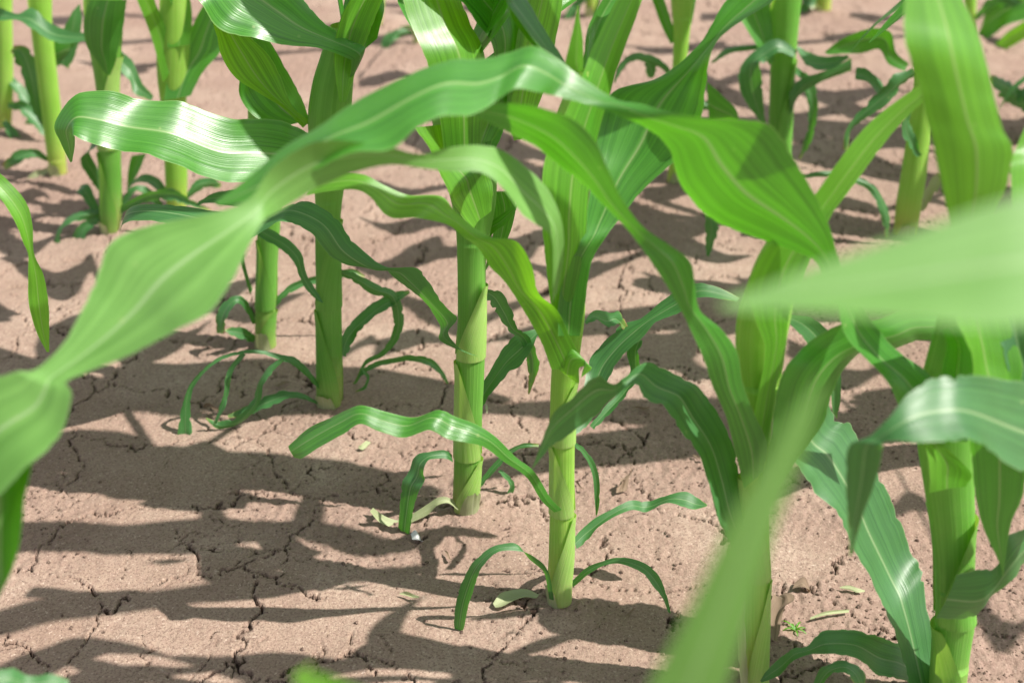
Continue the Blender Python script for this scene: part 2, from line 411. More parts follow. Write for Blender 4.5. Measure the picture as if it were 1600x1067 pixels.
def ground_height(x, y, full=True):
    z = 0.010 * vn(x, y, 3.1, 1) + 0.006 * vn(x, y, 8, 2)
    for mx, my in MOUNDS: z = z + 0.009 * np.exp(-((x - mx) ** 2 + (y - my) ** 2) / 0.045 ** 2)
    if not full: return z
    rough = smooth01((vn(x, y, 6, 11) + vn(x, y, 15, 12) * 0.5) * 2.2 + 0.42)
    for mx, my in MOUNDS: rough = np.maximum(rough, 1.1 * np.exp(-((x - mx) ** 2 + (y - my) ** 2) / 0.075 ** 2) * (0.75 + vn(x, y, 40, 13)))
    z += 0.0022 * vn(x, y, 24, 3) + 0.0010 * vn(x, y, 60, 4) + (0.0004 + 0.0016 * rough) * vn(x * .8 + y * .6, y * .8 - x * .6, 130, 5) + (0.0005 + 0.0024 * rough) * vn(x * .9 - y * .44, y * .9 + x * .44, 300, 6)
    wx = x + 0.040 * vn(x, y, 14, 21) + 0.020 * vn(x, y, 45, 22) + 0.009 * vn(x, y, 130, 23) + .003 * vn(x, y, 330, 27)
    wy = y + 0.040 * vn(x, y, 14, 24) + 0.020 * vn(x, y, 45, 25) + 0.009 * vn(x, y, 130, 26) + .003 * vn(x, y, 330, 28)
    e1 = cells(wx, wy, 0.115, 31); e2 = cells(wx + 5, wy + 3, 0.052, 41)
    m1 = smooth01(vn(x, y, 9, 51) * 3.0 + 1.2) * (1 - 0.6 * rough)
    m2 = smooth01(vn(x, y, 16, 52) * 3.2 + 0.15) * (1 - 0.7 * rough)
    w1 = (0.0004 + 0.0005 * m1) * (0.5 + 1.3 * (vn(x, y, 70, 53) + .5)); w2 = 0.0004 + 0.0006 * m2
    c1 = smooth01(1.25 - e1 / w1) * smooth01(m1 * 3); c2 = smooth01(1.25 - e2 / w2) * smooth01((m2 - .3) * 2)
    crack = np.maximum(c1, 0.7 * c2)
    lip = np.exp(-(e1 / 0.010) ** 2) * m1
    z += 0.0010 * lip - 0.011 * c1 - 0.0035 * c2 * (1 - c1)
    ground_height.sd = np.minimum(np.where(m1 > .05, (e1 - w1 * 1.1) * 1000, 9), np.where(m2 > .35, (e2 - w2 * 1.05) * 1000 + .2, 9))
    return z, crack, np.clip(rough, 0, 1)
def build_ground():
    xs = axis(-0.80, 0.80, 0.0017, 150, 1.028); 
    ya = list(np.arange(0.50, 1.15, 0.0021)); s = 0.0021
    while ya[-1] < 150:
        s *= (1.0055 if ya[-1] < 4 else 1.06); ya.append(ya[-1] + s)
    s = 0.0021; yb = [0.5]
    while yb[-1] > -150: s *= 1.06; yb.append(yb[-1] - s)
    ys = np.array(yb[:0:-1] + ya)
    X, Y = np.meshgrid(xs, ys); x = X.ravel(); y = Y.ravel()
    z, crack, rough = ground_height(x, y)
    far = np.hypot(x, y - 1) > 6; z = np.where(far, 0, z)
    nx, ny = len(xs), len(ys)
    me = bpy.data.meshes.new('ground')
    me.vertices.add(nx * ny); me.vertices.foreach_set('co', np.stack([x, y, z], 1).ravel().astype(np.float32))
    i = (np.arange(ny - 1)[:, None] * nx + np.arange(nx - 1)[None, :]).ravel()
    q = np.stack([i, i + 1, i + 1 + nx, i + nx], 1).ravel().astype(np.int32)
    nf = len(i); me.loops.add(nf * 4); me.loops.foreach_set('vertex_index', q)
    me.polygons.add(nf); me.polygons.foreach_set('loop_start', np.arange(0, nf * 4, 4, dtype=np.int32)); me.polygons.foreach_set('loop_total', np.full(nf, 4, np.int32))
    me.polygons.foreach_set('use_smooth', np.ones(nf, bool))
    me.update(calc_edges=True)
    for nm, a in (('crack', np.clip(ground_height.sd, -5, 9)), ('rough', rough)):
        at = me.attributes.new(nm, 'FLOAT', 'POINT'); at.data.foreach_set('value', a.astype(np.float32))
    m, n, out = new_mat('dry cracked soil'); L = n.links.new
    geo = N(n, 'ShaderNodeNewGeometry')
    def noise(sc, det=4, rgh=0.6):
        t = N(n, 'ShaderNodeTexNoise'); t.inputs['Scale'].default_value = sc; t.inputs['Detail'].default_value = det; t.inputs['Roughness'].default_value = rgh
        L(geo.outputs['Position'], t.inputs['Vector']); return t.outputs[0]
    ck = N(n, 'ShaderNodeAttribute', attribute_name='crack'); rg = N(n, 'ShaderNodeAttribute', attribute_name='rough')
    big = ramp(n, [(0.35, (0, 0, 0)), (0.65, (1, 1, 1))]); L(noise(9, 5), big.inputs[0])
    base = mixc(n, big.outputs[0], (0.285, 0.205, 0.160), (0.395, 0.298, 0.240))
    wet = ramp(n, [(0.42, (0, 0, 0)), (0.62, (1, 1, 1))]); L(noise(3.2, 4), wet.inputs[0])
    base = mixc(n, math_(n, 'MULTIPLY', wet.outputs[0], 0.5), base, (0.28, 0.19, 0.145))
    mid = ramp(n, [(0.42, (1, 1, 1)), (0.56, (0, 0, 0))]); L(noise(110, 5, 0.7), mid.inputs[0])
    base = mixc(n, math_(n, 'MULTIPLY', mid.outputs[0], 0.5), base, (0.27, 0.18, 0.145))
    gr = ramp(n, [(0.40, (1, 1, 1)), (0.50, (0, 0, 0))]); L(noise(420, 4, 0.7), gr.inputs[0])
    base = mixc(n, math_(n, 'MULTIPLY', gr.outputs[0], 0.65), base, (0.15, 0.095, 0.075))
    lt = ramp(n, [(0.60, (0, 0, 0)), (0.70, (1, 1, 1))]); L(noise(340, 3, 0.6), lt.inputs[0])
    base = mixc(n, math_(n, 'MULTIPLY', lt.outputs[0], 0.5), base, (0.64, 0.51, 0.43))
    base = mixc(n, math_(n, 'MULTIPLY', rg.outputs['Fac'], 0.42), base, (0.23, 0.15, 0.125))
    jag = math_(n, 'ADD', ck.outputs['Fac'], math_(n, 'MULTIPLY', math_(n, 'SUBTRACT', noise(700, 2), 0.5), 1.6))
    cr = N(n, 'ShaderNodeMapRange'); L(jag, cr.inputs[0]); cr.inputs[1].default_value = 0.35; cr.inputs[2].default_value = -0.25; cr.inputs[3].default_value = 0; cr.inputs[4].default_value = 1
    base = mixc(n, cr.outputs[0], base, (0.07, 0.045, 0.035))  # shade of the crack depth painted in, together with dark moist soil
    bmp = N(n, 'ShaderNodeBump'); bmp.inputs['Strength'].default_value = 0.9; bmp.inputs['Distance'].default_value = 0.0016
    hh = math_(n, 'ADD', math_(n, 'MULTIPLY', noise(900, 2), 0.5), noise(330, 4, 0.7)); L(hh, bmp.inputs['Height'])
    p = N(n, 'ShaderNodeBsdfPrincipled'); L(base, p.inputs['Base Color']); L(bmp.outputs[0], p.inputs['Normal'])
    p.inputs['Roughness'].default_value = 0.95; p.inputs['Specular IOR Level'].default_value = 0.15
    L(p.outputs[0], out.inputs[0])
    o = link('ground', me, m, None, False); tag(o, 'dry pinkish brown cracked soil of the field', 'soil', kind='structure')
    return m

# ------------------------------------------------------------------ the maize plants
PLANTS = []
def plant(base, label, Y=None, mound=True):
    p = Plant(base, label, Y); p.mound = mound; PLANTS.append(p); return p

# P1: central plant in the front row
p = plant((874, 942), 'tall lit maize plant nearest the centre, pale wilted leaf beside its foot')
p.stem([(874, 940, 16), (875, 905, 18), (877, 860, 19.5), (878, 800, 19), (879, 700, 19), (879, 640, 19.5), (881, 590, 20), (886, 540, 22), (890, 490, 24), (888, 440, 26), (885, 380, 31), (884, 320, 35), (888, 260, 36), (895, 200, 32), (903, 150, 22), (912, 110, 10)])
p.sheath(938, 800, -1); p.sheath(800, 690, 1); p.sheath(690, 590, -1)
p.leaf([(884, 505, 866, 505), (902, 440, 856, 445), (915, 380, 850, 390), (920, 320, 845, 330), (928, 255, 850, 255), (938, 200, 875, 195), (953, 145, 900, 140), (979, 67, 925, 75), (1004, 0, 960, 5), (1030, -70, 1000, -60)], d=(-.025, -.03, 0, .05), r=(.5, .9, .9), mat=M_FRESH, ripple=.02)
p.leaf([(911, 110, 896, 115), (912, 90, 884, 105), (910, 60, 888, 80), (906, 30, 897, 40), (904, 8, 902, 10)], d=(-.02, -.03), r=.6, mat=M_FRESH)
p.leaf([(925, 120, 905, 125), (940, 70, 911, 85), (965, 20, 918, 45), (990, -20, 948, -10), (1015, -60, 985, -50)], d=(.02, .08), r=.8)
p.leaf([(872, 525, 906, 525), (872, 472, 915, 470), (882, 425, 925, 412), (903, 388, 945, 372), (914, 345, 965, 346), (926, 270, 1010, 292), (934, 205, 1068, 238), (958, 143, 1100, 175), (1030, 119, 1112, 95), (1088, 74, 1126, 62), (1112, 35, 1155, 38), (1133, -2, 1212, 0), (1165, -40, 1270, -50), (1220, -80, 1290, -90)], d=(-.025, -.02, .02, .04, .06), r=(-.7, -.5, .5, 1.1, 1), fold=.10, ripple=.03, label='broad upper leaf with a pale midrib, turning up to the right')
p.leaf([(912, 568, 862, 578), (888, 520, 846, 536), (869, 483, 822, 489), (842, 458, 790, 444), (829, 415, 765, 412), (806, 377, 740, 385), (762, 369, 722, 368), (728, 345, 700, 352), (712, 328, 675, 345), (690, 305, 646, 340), (640, 307, 606, 336), (600, 290, 580, 308), (569, 273, 556, 296), (535, 272, 520, 298), (500, 284, 478, 305)], d=(-.02, -.05, -.06, -.05), r=(.3, -.5, -.8, .6, 1, 1, 1), mat=M_FRESH, fold=.08)
p.leaf([(868, 572, 905, 600), (885, 545, 905, 575), (905, 553, 925, 575), (915, 570, 908, 590)], d=(-.022, -.03), r=.4, mat=M_FRESH)
p.leaf([(878, 796, 866, 800), (860, 777, 846, 782), (835, 737, 822, 745), (806, 714, 785, 720), (775, 683, 755, 698), (743, 662, 722, 691), (710, 650, 698, 685), (686, 640, 668, 670), (647, 652, 629, 683), (602, 643, 593, 674), (566, 633, 562, 662), (539, 640, 535, 680), (510, 655, 501, 699), (480, 671, 474, 716), (450, 697, 460, 715)], d=(-.02, -.05, -.05, -.04), r=(.4, .8, 1, 1, .9, .7), label='long wavy lower leaf reaching left over the shaded soil')
p.leaf([(893, 670, 888, 684), (908, 630, 915, 668), (914, 595, 938, 630), (922, 560, 952, 590), (945, 533, 975, 555), (972, 508, 1003, 528), (1003, 494, 1025, 503), (1046, 462, 1062, 488), (1085, 443, 1093, 466), (1121, 448, 1128, 468), (1156, 465, 1150, 472)], d=(0, .05, .06, .05), r=(.5, 1, 1, .8), mat=M_OLD)
p.strap([(925, 668, 5), (950, 640, 7), (972, 615, 7), (990, 585, 6), (990, 550, 9), (1000, 530, 6)], d=(.02, .07), mat=M_OLD)
p.leaf([(897, 840, 901, 858), (917, 818, 917, 845), (951, 798, 944, 817), (983, 782, 985, 797), (1012, 782, 1010, 800), (1048, 771, 1042, 786), (1072, 767, 1066, 792), (1090, 777, 1085, 796), (1105, 788, 1104, 791)], d=(0, .03, .02), r=(.6, 1, 1), mat=M_OLD)
p.leaf([(894, 907, 895, 918), (917, 886, 918, 898), (940, 877, 942, 884), (962, 871, 964, 880), (985, 872, 984, 885), (1010, 881, 1005, 896), (1030, 900, 1020, 915), (1042, 930, 1035, 934), (1048, 958, 1044, 956)], d=(0, -.01, -.02), r=(.6, .8, .5), mat=M_OLD)
p.leaf([(858, 935, 866, 938), (852, 900, 860, 903), (845, 888, 852, 884), (826, 872, 832, 867), (808, 850, 814, 861), (787, 849, 784, 861), (763, 857, 766, 871), (736, 881, 750, 893), (720, 913, 741, 919), (712, 945, 731, 950), (709, 975, 725, 980), (714, 998, 717, 998)], d=(-.01, -.03, -.035, -.03), r=(.2, .6, .8, .5, .3), mat=M_OLD)
p.strap([(915, 505, 3), (930, 493, 9), (950, 500, 13), (965, 498, 12), (978, 512, 4)], d=(.03, .06), mat=M_OLD, r=1)
p.strap([(893, 690, 3), (915, 708, 5), (930, 740, 5), (933, 780, 4), (932, 805, 1)], d=(.015, .03), mat=M_OLD)
p.canopy([(150, 818, 150, 864, .56), (192, 821, 216, 865, .60), (320, 811, 317, 852, .62), (400, 812, 385, 848, .63), (450, 813, 449, 834, .63), (523, 815, 495, 850, .62), (600, 835, 560, 868, .60), (660, 850, 640, 862, .58)])
p.canopy([(140, 818, 140, 864, .56), (44, 815, 44, 862, .60), (-60, 825, -60, 860, .61), (-180, 850, -180, 856, .58)])

# P2
p = plant((728, 800), 'half-shaded maize plant just left of the central one, pale sheath at its foot')
p.stem([(728, 797, 17), (728, 770, 20), (730, 735, 21), (731, 680, 21), (733, 620, 22), (735, 560, 22.5), (737, 500, 22), (737, 440, 22), (737, 395, 23), (740, 355, 28), (740, 315, 35), (735, 275, 41), (728, 235, 43), (716, 195, 40), (712, 150, 38), (705, 100, 30)], M_STEM_SHADE)
p.sheath(797, 712, -1); p.sheath(712, 560, 1); p.sheath(556, 440, -1)
p.leaf([(720, 548, 752, 558), (700, 520, 690, 535), (714, 498, 687, 509), (697, 480, 663, 472), (667, 438, 625, 442), (650, 420, 592, 418), (602, 417, 560, 417), (555, 381, 520, 404), (528, 344, 484, 364), (491, 320, 444, 350), (464, 317, 420, 355), (420, 335, 380, 372), (350, 330, 330, 368), (290, 322, 270, 352), (240, 318, 225, 345), (203, 325, 195, 350), (188, 362, 186, 368)], d=(-.02, -.02, -.01, 0, .03), r=(-.3, -.6, -.6, .6, 1, 1, 1), mat=M_OLD, fold=.10, label='long dark lower leaf reaching far left')
p.leaf([(706, 710, 708, 722), (695, 703, 697, 717), (670, 706, 671, 719), (647, 712, 662, 737), (636, 735, 662, 752), (625, 757, 653, 770), (622, 800, 645, 805), (618, 843, 641, 830), (616, 870, 638, 862), (615, 892, 628, 893), (600, 914, 606, 914)], d=(-.01, -.03, -.03), r=(.6, 1, .5, .2), mat=M_OLD, ripple=.09)
p.leaf([(715, 788, 716, 797), (700, 777, 700, 786), (685, 777, 683, 790), (668, 787, 670, 803), (648, 800, 652, 812), (625, 812, 622, 824), (602, 806, 595, 817), (583, 793, 578, 799)], d=(-.01, -.02), r=.8, mat=M_WILT)
p.leaf([(750, 300, 700, 300), (752, 200, 690, 205), (757, 90, 668, 105), (735, 40, 645, 50), (717, -5, 628, -5), (690, -60, 625, -60)], d=(-.035, -.04, -.02, .0), r=(.5, .8, .9), mat=M_FRESH, ripple=.02)
p.leaf([(735, 190, 650, 200), (748, 250, 668, 238), (765, 260, 700, 300), (772, 285, 705, 318), (770, 330, 735, 358)], d=(-.04, -.045, -.035), r=.7, mat=M_FRESH, ripple=.12)
p.leaf([(768, 245, 752, 247), (788, 200, 760, 210), (806, 120, 765, 150), (818, 60, 770, 75), (822, 20, 745, 30), (805, -10, 715, -5), (780, -50, 690, -45)], d=(-.01, 0, .0), r=(.2, 1, 1.3))
p.leaf([(815, 218, 803, 220), (845, 160, 790, 170), (860, 100, 800, 100), (868, 60, 812, 40), (880, 0, 824, -8), (885, -60, 835, -60)], d=(.0, .03), r=(.6, .8), mat=M_FRESH)
p.leaf([(770, 220, 735, 228), (788, 190, 745, 195), (800, 150, 760, 150), (810, 110, 775, 110)], d=(-.02, 0), r=.7, mat=M_FRESH)
p.leaf([(748, 395, 740, 440), (755, 355, 765, 372), (775, 340, 790, 350), (808, 318, 806, 328)], d=(.01, .0), r=1)
p.leaf([(765, 395, 752, 440), (790, 380, 768, 385), (806, 330, 770, 335), (800, 300, 765, 300)], d=(.02, .03), r=-.2)
p.strap([(756, 455, 4), (775, 466, 13), (790, 490, 12), (802, 515, 7), (820, 530, 8), (832, 560, 10), (832, 585, 7), (826, 616, 1)], d=(.0, .05), mat=M_OLD)
p.leaf([(753, 600, 753, 640), (768, 575, 765, 618), (785, 545, 790, 590), (805, 524, 815, 568), (826, 517, 833, 540), (845, 512, 842, 520)], d=(.01, .04), r=(.5, 1), mat=M_OLD)
p.strap([(745, 765, 3), (762, 742, 5), (780, 722, 5), (800, 704, 4), (820, 696, 4), (842, 696, 3)], d=(.01, .03), mat=M_OLD)
p.strap([(780, 735, 3), (800, 755, 5), (797, 770, 5), (797, 784, 3)], d=(.03, .03), mat=M_OLD)
p.canopy([(250, 697, 250, 768, .56), (330, 703, 310, 776, .60), (420, 705, 400, 765, .62), (520, 715, 510, 765, .62), (610, 735, 600, 775, .60), (690, 765, 685, 780, .57)])
p.canopy([(220, 684, 220, 760, .56), (141, 674, 141, 742, .60), (45, 684, 45, 744, .61), (-60, 700, -60, 740, .60), (-200, 725, -200, 735, .56)])
p.canopy([(180, 580, 180, 620, .50), (300, 566, 300, 640, .54), (420, 562, 420, 648, .56), (520, 568, 520, 655, .56), (620, 580, 620, 655, .55), (720, 600, 720, 640, .53), (800, 620, 800, 626, .5)])
p.band((330, 500), (60, 560), 26, .56); p.band((420, 440), (180, 450), 22, .56)

# P3
p = plant((515, 636), 'straight shaded green maize plant left of centre, thin curled leaves at its foot')
p.stem([(515, 634, 17), (515, 610, 19.5), (515, 560, 20), (514, 500, 20), (513, 440, 19.5), (512, 380, 19.5), (513, 330, 20), (515, 280, 25), (516, 230, 32), (515, 180, 34), (520, 130, 32), (528, 90, 28), (540, 40, 24)], M_STEM_SHADE)
p.sheath(632, 480, 1, M_STEM_SHADE); p.sheath(478, 340, -1, M_STEM_SHADE)
p.leaf([(553, 118, 546, 122), (570, 84, 550, 104), (568, 72, 545, 92), (538, 57, 500, 78), (500, 30, 440, 70), (474, -5, 391, 61), (430, -50, 337, 37), (385, -90, 300, -5), (340, -110, 290, -50)], d=(-.02, -.03, -.02), r=(.3, 1, 1.1), label='broad glossy leaf with white sheen across the upper left')
p.leaf([(486, 190, 473, 200), (462, 172, 440, 168), (449, 150, 405, 146), (438, 118, 368, 122), (418, 85, 346, 88), (391, 58, 334, 46), (370, 20, 325, 10)], d=(0, -.02), r=(.3, .8), mat=M_FRESH)
p.leaf([(484, 188, 455, 195), (470, 150, 405, 186), (445, 105, 374, 150), (425, 70, 378, 95), (400, 30, 370, 50)], d=(.02, .03), r=.2)
p.leaf([(512, 236, 504, 276), (479, 206, 445, 284), (422, 186, 388, 285), (361, 187, 330, 278), (287, 159, 253, 249), (216, 154, 186, 234), (169, 145, 148, 223), (118, 148, 116, 213), (85, 192, 116, 214), (95, 224, 116, 230), (110, 254, 113, 253)], d=(-.02, -.08, -.10, -.10), r=(.5, 1, 1, 1, .7), fold=.10, ripple=.04, label='long glossy leaf reaching left with its tip folded down')
p.leaf([(590, 60, 545, 95), (600, 10, 530, 60), (590, -40, 540, -10)], d=(.01, .04), r=-.2)
p.leaf([(540, 160, 530, 160), (556, 110, 522, 110), (575, 60, 525, 50), (600, 0, 545, 0), (620, -50, 580, -50)], d=(-.03, 0), r=.6, mat=M_FRESH)
p.strap([(500, 606, 3), (479, 582, 5), (457, 564, 6), (437, 557, 4), (409, 550, 3), (381, 550, 3), (347, 559, 3), (322, 576, 3), (300, 602, 4), (292, 630, 6), (289, 665, 10), (290, 690, 9), (293, 709, 1)], d=(-.01, -.06), mat=M_OLD)
p.strap([(442, 562, 3), (424, 575, 5), (409, 595, 6), (400, 628, 7), (375, 655, 7), (350, 664, 6), (335, 662, 5), (322, 653, 1)], d=(-.03, -.05), mat=M_OLD)
p.strap([(381, 552, 4), (360, 583, 4), (353, 617, 4), (345, 640, 4), (336, 662, 2)], d=(-.03, -.05), mat=M_OLD)
p.strap([(497, 630, 2), (471, 619, 5), (445, 617, 8), (415, 628, 9), (385, 642, 7), (356, 650, 3)], d=(-.01, -.03), mat=M_OLD, r=1)
p.strap([(536, 556, 6), (543, 530, 10), (560, 506, 10), (589, 480, 9), (620, 463, 8), (640, 456, 3)], d=(0, .03), mat=M_OLD)
p.strap([(532, 426, 5), (555, 434, 7), (585, 452, 9), (612, 462, 8), (622, 490, 9), (620, 520, 7), (600, 550, 4), (572, 566, 3), (560, 590, 3), (545, 612, 2)], d=(0, .05), mat=M_OLD)
p.strap([(560, 590, 2), (575, 575, 4), (600, 566, 4), (640, 560, 5), (670, 565, 6), (690, 583, 4), (700, 600, 2)], d=(.04, .05), mat=M_OLD)
p.strap([(565, 575, 2), (575, 590, 3), (570, 605, 3), (555, 612, 1)], d=(.02, .02), mat=M_OLD)
p.leaf([(508, 474, 496, 470), (490, 447, 478, 452), (478, 425, 466, 428), (472, 398, 458, 408), (455, 378, 437, 388), (430, 362, 410, 374), (405, 350, 395, 362)], d=(-.015, 0), r=.6, mat=M_OLD)
p.arc(.50, 150, .50, .034, 55, 120); p.arc(.54, 340, .45, .034, 55, 115); p.arc(.55, 260, .40, .03, 65, 80)

# P4
p = plant((415, 544), 'short maize stem with a pinkish foot standing behind the shaded front-row plant')
p.stem([(415, 542, 14), (414, 510, 15.5), (416, 460, 16), (418, 400, 16.5), (420, 350, 18), (420, 300, 20), (415, 250, 22), (410, 200, 22), (405, 150, 18)], M_STEM_SHADE)
p.sheath(540, 482, -1, M_STEM_SHADE); p.sheath(480, 372, 1, M_STEM_SHADE)
p.strap([(428, 480, 3), (440, 462, 5), (458, 449, 6), (480, 440, 5), (520, 432, 6), (550, 425, 5), (570, 432, 2)], d=(0, .02), mat=M_OLD)
p.strap([(398, 506, 3), (388, 482, 5), (374, 468, 6), (357, 474, 8), (345, 494, 9), (341, 521, 6)], d=(0, -.03), mat=M_OLD)
p.strap([(398, 532, 6), (384, 523, 9), (366, 518, 8), (350, 517, 2)], d=(0, -.02), mat=M_OLD)
p.leaf([(396, 355, 385, 372), (370, 345, 362, 360), (385, 420, 380, 425), (395, 452, 390, 460)], d=(0, .02), r=.2, mat=M_OLD)
p.leaf([(410, 330, 395, 345), (385, 300, 370, 325), (340, 300, 330, 318), (310, 315, 305, 322)], d=(0, -.02), r=.8, mat=M_OLD)
p.band((290, 155), (420, 165), 8, .5); p.band((560, 345), (720, 352), 10, .52); p.band((540, 410), (720, 400), 17, .52); p.arc(.47, 200, .42, .030, 55, 110); p.arc(.47, 110, .40, .03, 65, 100)

# P6, P5, P7: the far left stems
p = plant((276, 346), 'bright yellow-green maize plant behind the long glossy leaf, third stem from the left edge')
p.stem([(276, 344, 13), (276, 310, 16), (275, 260, 17.5), (273, 200, 18), (271, 160, 20), (270, 120, 24), (271, 80, 26), (272, 40, 24), (272, -10, 22)])
p.leaf([(298, 150, 256, 158), (318, 112, 262, 120), (345, 80, 275, 85), (350, 45, 295, 50), (365, 0, 320, 5), (400, -50, 370, -50)], d=(-.02, 0, .03), r=.1)
p.leaf([(275, 100, 255, 130), (262, 50, 240, 70), (245, 10, 222, 20), (230, -30, 205, -20)], d=(-.02, -.02), r=.3, mat=M_FRESH)
p.leaf([(297, 70, 262, 75), (300, 20, 258, 25), (290, -30, 255, -30)], d=(-.02, 0), r=0, mat=M_FRESH)
p.strap([(262, 335, 3), (240, 310, 6), (222, 295, 6), (205, 300, 5), (190, 325, 5), (175, 345, 4)], d=(0, -.02), mat=M_OLD)
p.strap([(290, 310, 3), (310, 290, 8), (330, 285, 8), (345, 290, 4)], d=(0, .02), mat=M_OLD)
p.leaf([(262, 300, 262, 315), (250, 280, 235, 290), (225, 272, 215, 285), (205, 285, 200, 295)], d=(0, .02), r=1, mat=M_OLD)
p.leaf([(228, 240, 205, 244), (220, 262, 200, 268), (208, 285, 199, 290), (200, 299, 198, 300)], d=(.06, .04), r=.2, mat=M_LEAF)
p.band((120, 100), (250, 108), 7, .5); p.band((60, 66), (190, 60), 6, .5); p.band((95, 310), (300, 330), 10, .5); p.band((0, 420), (150, 430), 20, .5)

p = plant((172, 367), 'maize stem second from the left edge, lower leaves curling down over shaded soil')
p.stem([(172, 365, 12), (173, 330, 16), (172, 270, 17), (170, 210, 17.5), (168, 150, 17), (166, 110, 20), (164, 60, 27), (161, 10, 30), (160, -30, 28)], M_STEM_SHADE)
p.sheath(360, 235, 1, M_STEM_SHADE); p.sheath(230, 85, -1)
p.strap([(182, 332, 4), (205, 320, 7), (235, 308, 9), (270, 305, 9), (300, 318, 5), (330, 330, 3)], d=(0, -.03), mat=M_OLD)
p.strap([(163, 345, 3), (150, 345, 7), (130, 358, 9), (117, 385, 8), (117, 415, 7), (124, 445, 5), (131, 465, 1)], d=(0, -.04), mat=M_OLD)
p.strap([(160, 332, 4), (140, 335, 8), (112, 342, 7), (94, 360, 5), (90, 390, 4), (101, 421, 2)], d=(0, -.03), mat=M_OLD)
p.leaf([(155, 325, 150, 340), (140, 290, 125, 305), (128, 288, 118, 300)], d=(0, .02), r=.8, mat=M_OLD)
p.leaf([(198, 0, 140, 0), (195, 30, 130, 35), (185, 75, 135, 72), (180, 98, 150, 95), (172, 118, 165, 116)], d=(-.03, -.025), r=0)
p.leaf([(155, 200, 150, 230), (140, 235, 125, 250), (152, 262, 140, 280), (160, 290, 155, 300)], d=(0, .03), r=.4, mat=M_OLD)
p.arc(.47, 210, .45, .034, 60, 120); p.arc(.48, 60, .45, .034, 60, 110)

p = plant((92, 277), 'slender bright maize stem leaning left near the left edge, crossed by a dark leaf')
p.stem([(92, 275, 12), (88, 240, 14.5), (82, 190, 15), (75, 130, 15.5), (69, 80, 16), (64, 30, 17), (61, -20, 20)])
p.leaf([(-30, 5, -30, 30), (0, 13, 0, 33), (28, 22, 28, 32), (51, 13, 51, 47), (81, 38, 88, 66), (121, 51, 130, 65), (159, 51, 165, 66), (180, 74, 175, 98), (205, 92, 200, 125), (220, 125, 210, 148), (240, 150, 236, 158)], d=(-.02, -.05, -.10), r=(1, 1, .8, .5), mat=M_OLD, label='long dark drooping leaf')
p.leaf([(85, 60, 75, 110), (105, 50, 100, 100), (120, 60, 85, 110)], d=(.01, .03), r=-.2)
p.leaf([(125, 5, 112, 20), (128, 40, 100, 45), (118, 85, 90, 70), (108, 108, 86, 95)], d=(.03, .02), r=.3, mat=M_OLD)
p.strap([(75, 250, 3), (55, 240, 7), (30, 245, 8), (5, 262, 6)], d=(0, -.02), mat=M_OLD)
p.strap([(80, 210, 3), (62, 180, 8), (50, 130, 12), (35, 85, 14), (20, 75, 6)], d=(0, .02), mat=M_OLD)
p.strap([(78, 265, 3), (60, 272, 7), (45, 285, 6), (38, 292, 2)], d=(0, -.02), mat=M_WILT)
p.band((20, 30), (150, 25), 5, .45); p.band((0, 300), (80, 312), 9, .45); p.band((-40, 380), (90, 372), 14, .45)

p = plant((6, 205), 'maize stem cut by the left edge of the view among a tangle of dark leaves')
p.stem([(6, 203, 11), (8, 150, 12), (8, 90, 12), (6, 30, 13), (4, -20, 15)])
p.strap([(12, 120, 5), (30, 140, 9), (48, 165, 9), (60, 190, 5)], d=(0, -.03), mat=M_OLD)
p.strap([(12, 165, 4), (30, 165, 9), (50, 180, 10), (68, 205, 6), (80, 215, 2)], d=(-.03, -.05), mat=M_OLD)
p.strap([(5, 190, 4), (20, 210, 8), (35, 235, 7), (38, 255, 3)], d=(-.03, -.05), mat=M_OLD)
p.strap([(40, 190, 6), (55, 200, 12), (48, 225, 12), (38, 242, 5)], d=(.03, .05), mat=M_OLD)
p.arc(.35, 200, .4, .03, 60, 120); p.arc(.42, 20, .4, .03, 70, 90); p.arc(.45, 100, .4, .03, 60, 110)

# P8: big plant right of centre
p = plant((1180, 1082), 'broad bright maize plant right of centre whose upper leaf arches left across the picture')
P8 = p
p.stem([(1182, 1075, 17), (1182, 1040, 18), (1183, 960, 19.5), (1183, 880, 20), (1181, 800, 21), (1179, 745, 22), (1181, 700, 22), (1184, 650, 23), (1187, 610, 29), (1188, 570, 36), (1190, 520, 41), (1197, 480, 42), (1210, 440, 41), (1225, 400, 40), (1245, 360, 34), (1270, 320, 22)], flat=.55)
p.sheath(1078, 900, -1); p.sheath(900, 740, 1)
p.leaf([(1196, 720, 1168, 730), (1212, 610, 1180, 640), (1228, 530, 1195, 550), (1236, 480, 1180, 500), (1262, 415, 1168, 445), (1290, 360, 1205, 378), (1303, 330, 1262, 318), (1340, 280, 1310, 250), (1374, 233, 1350, 202), (1405, 195, 1397, 162), (1445, 158, 1440, 132), (1480, 138, 1480, 112), (1500, 128, 1500, 122)], d=(-.015, -.025, -.02, 0, .03, .05), r=(.4, .7, .8, 1), mat=M_FRESH, ripple=.015, fold=.06)
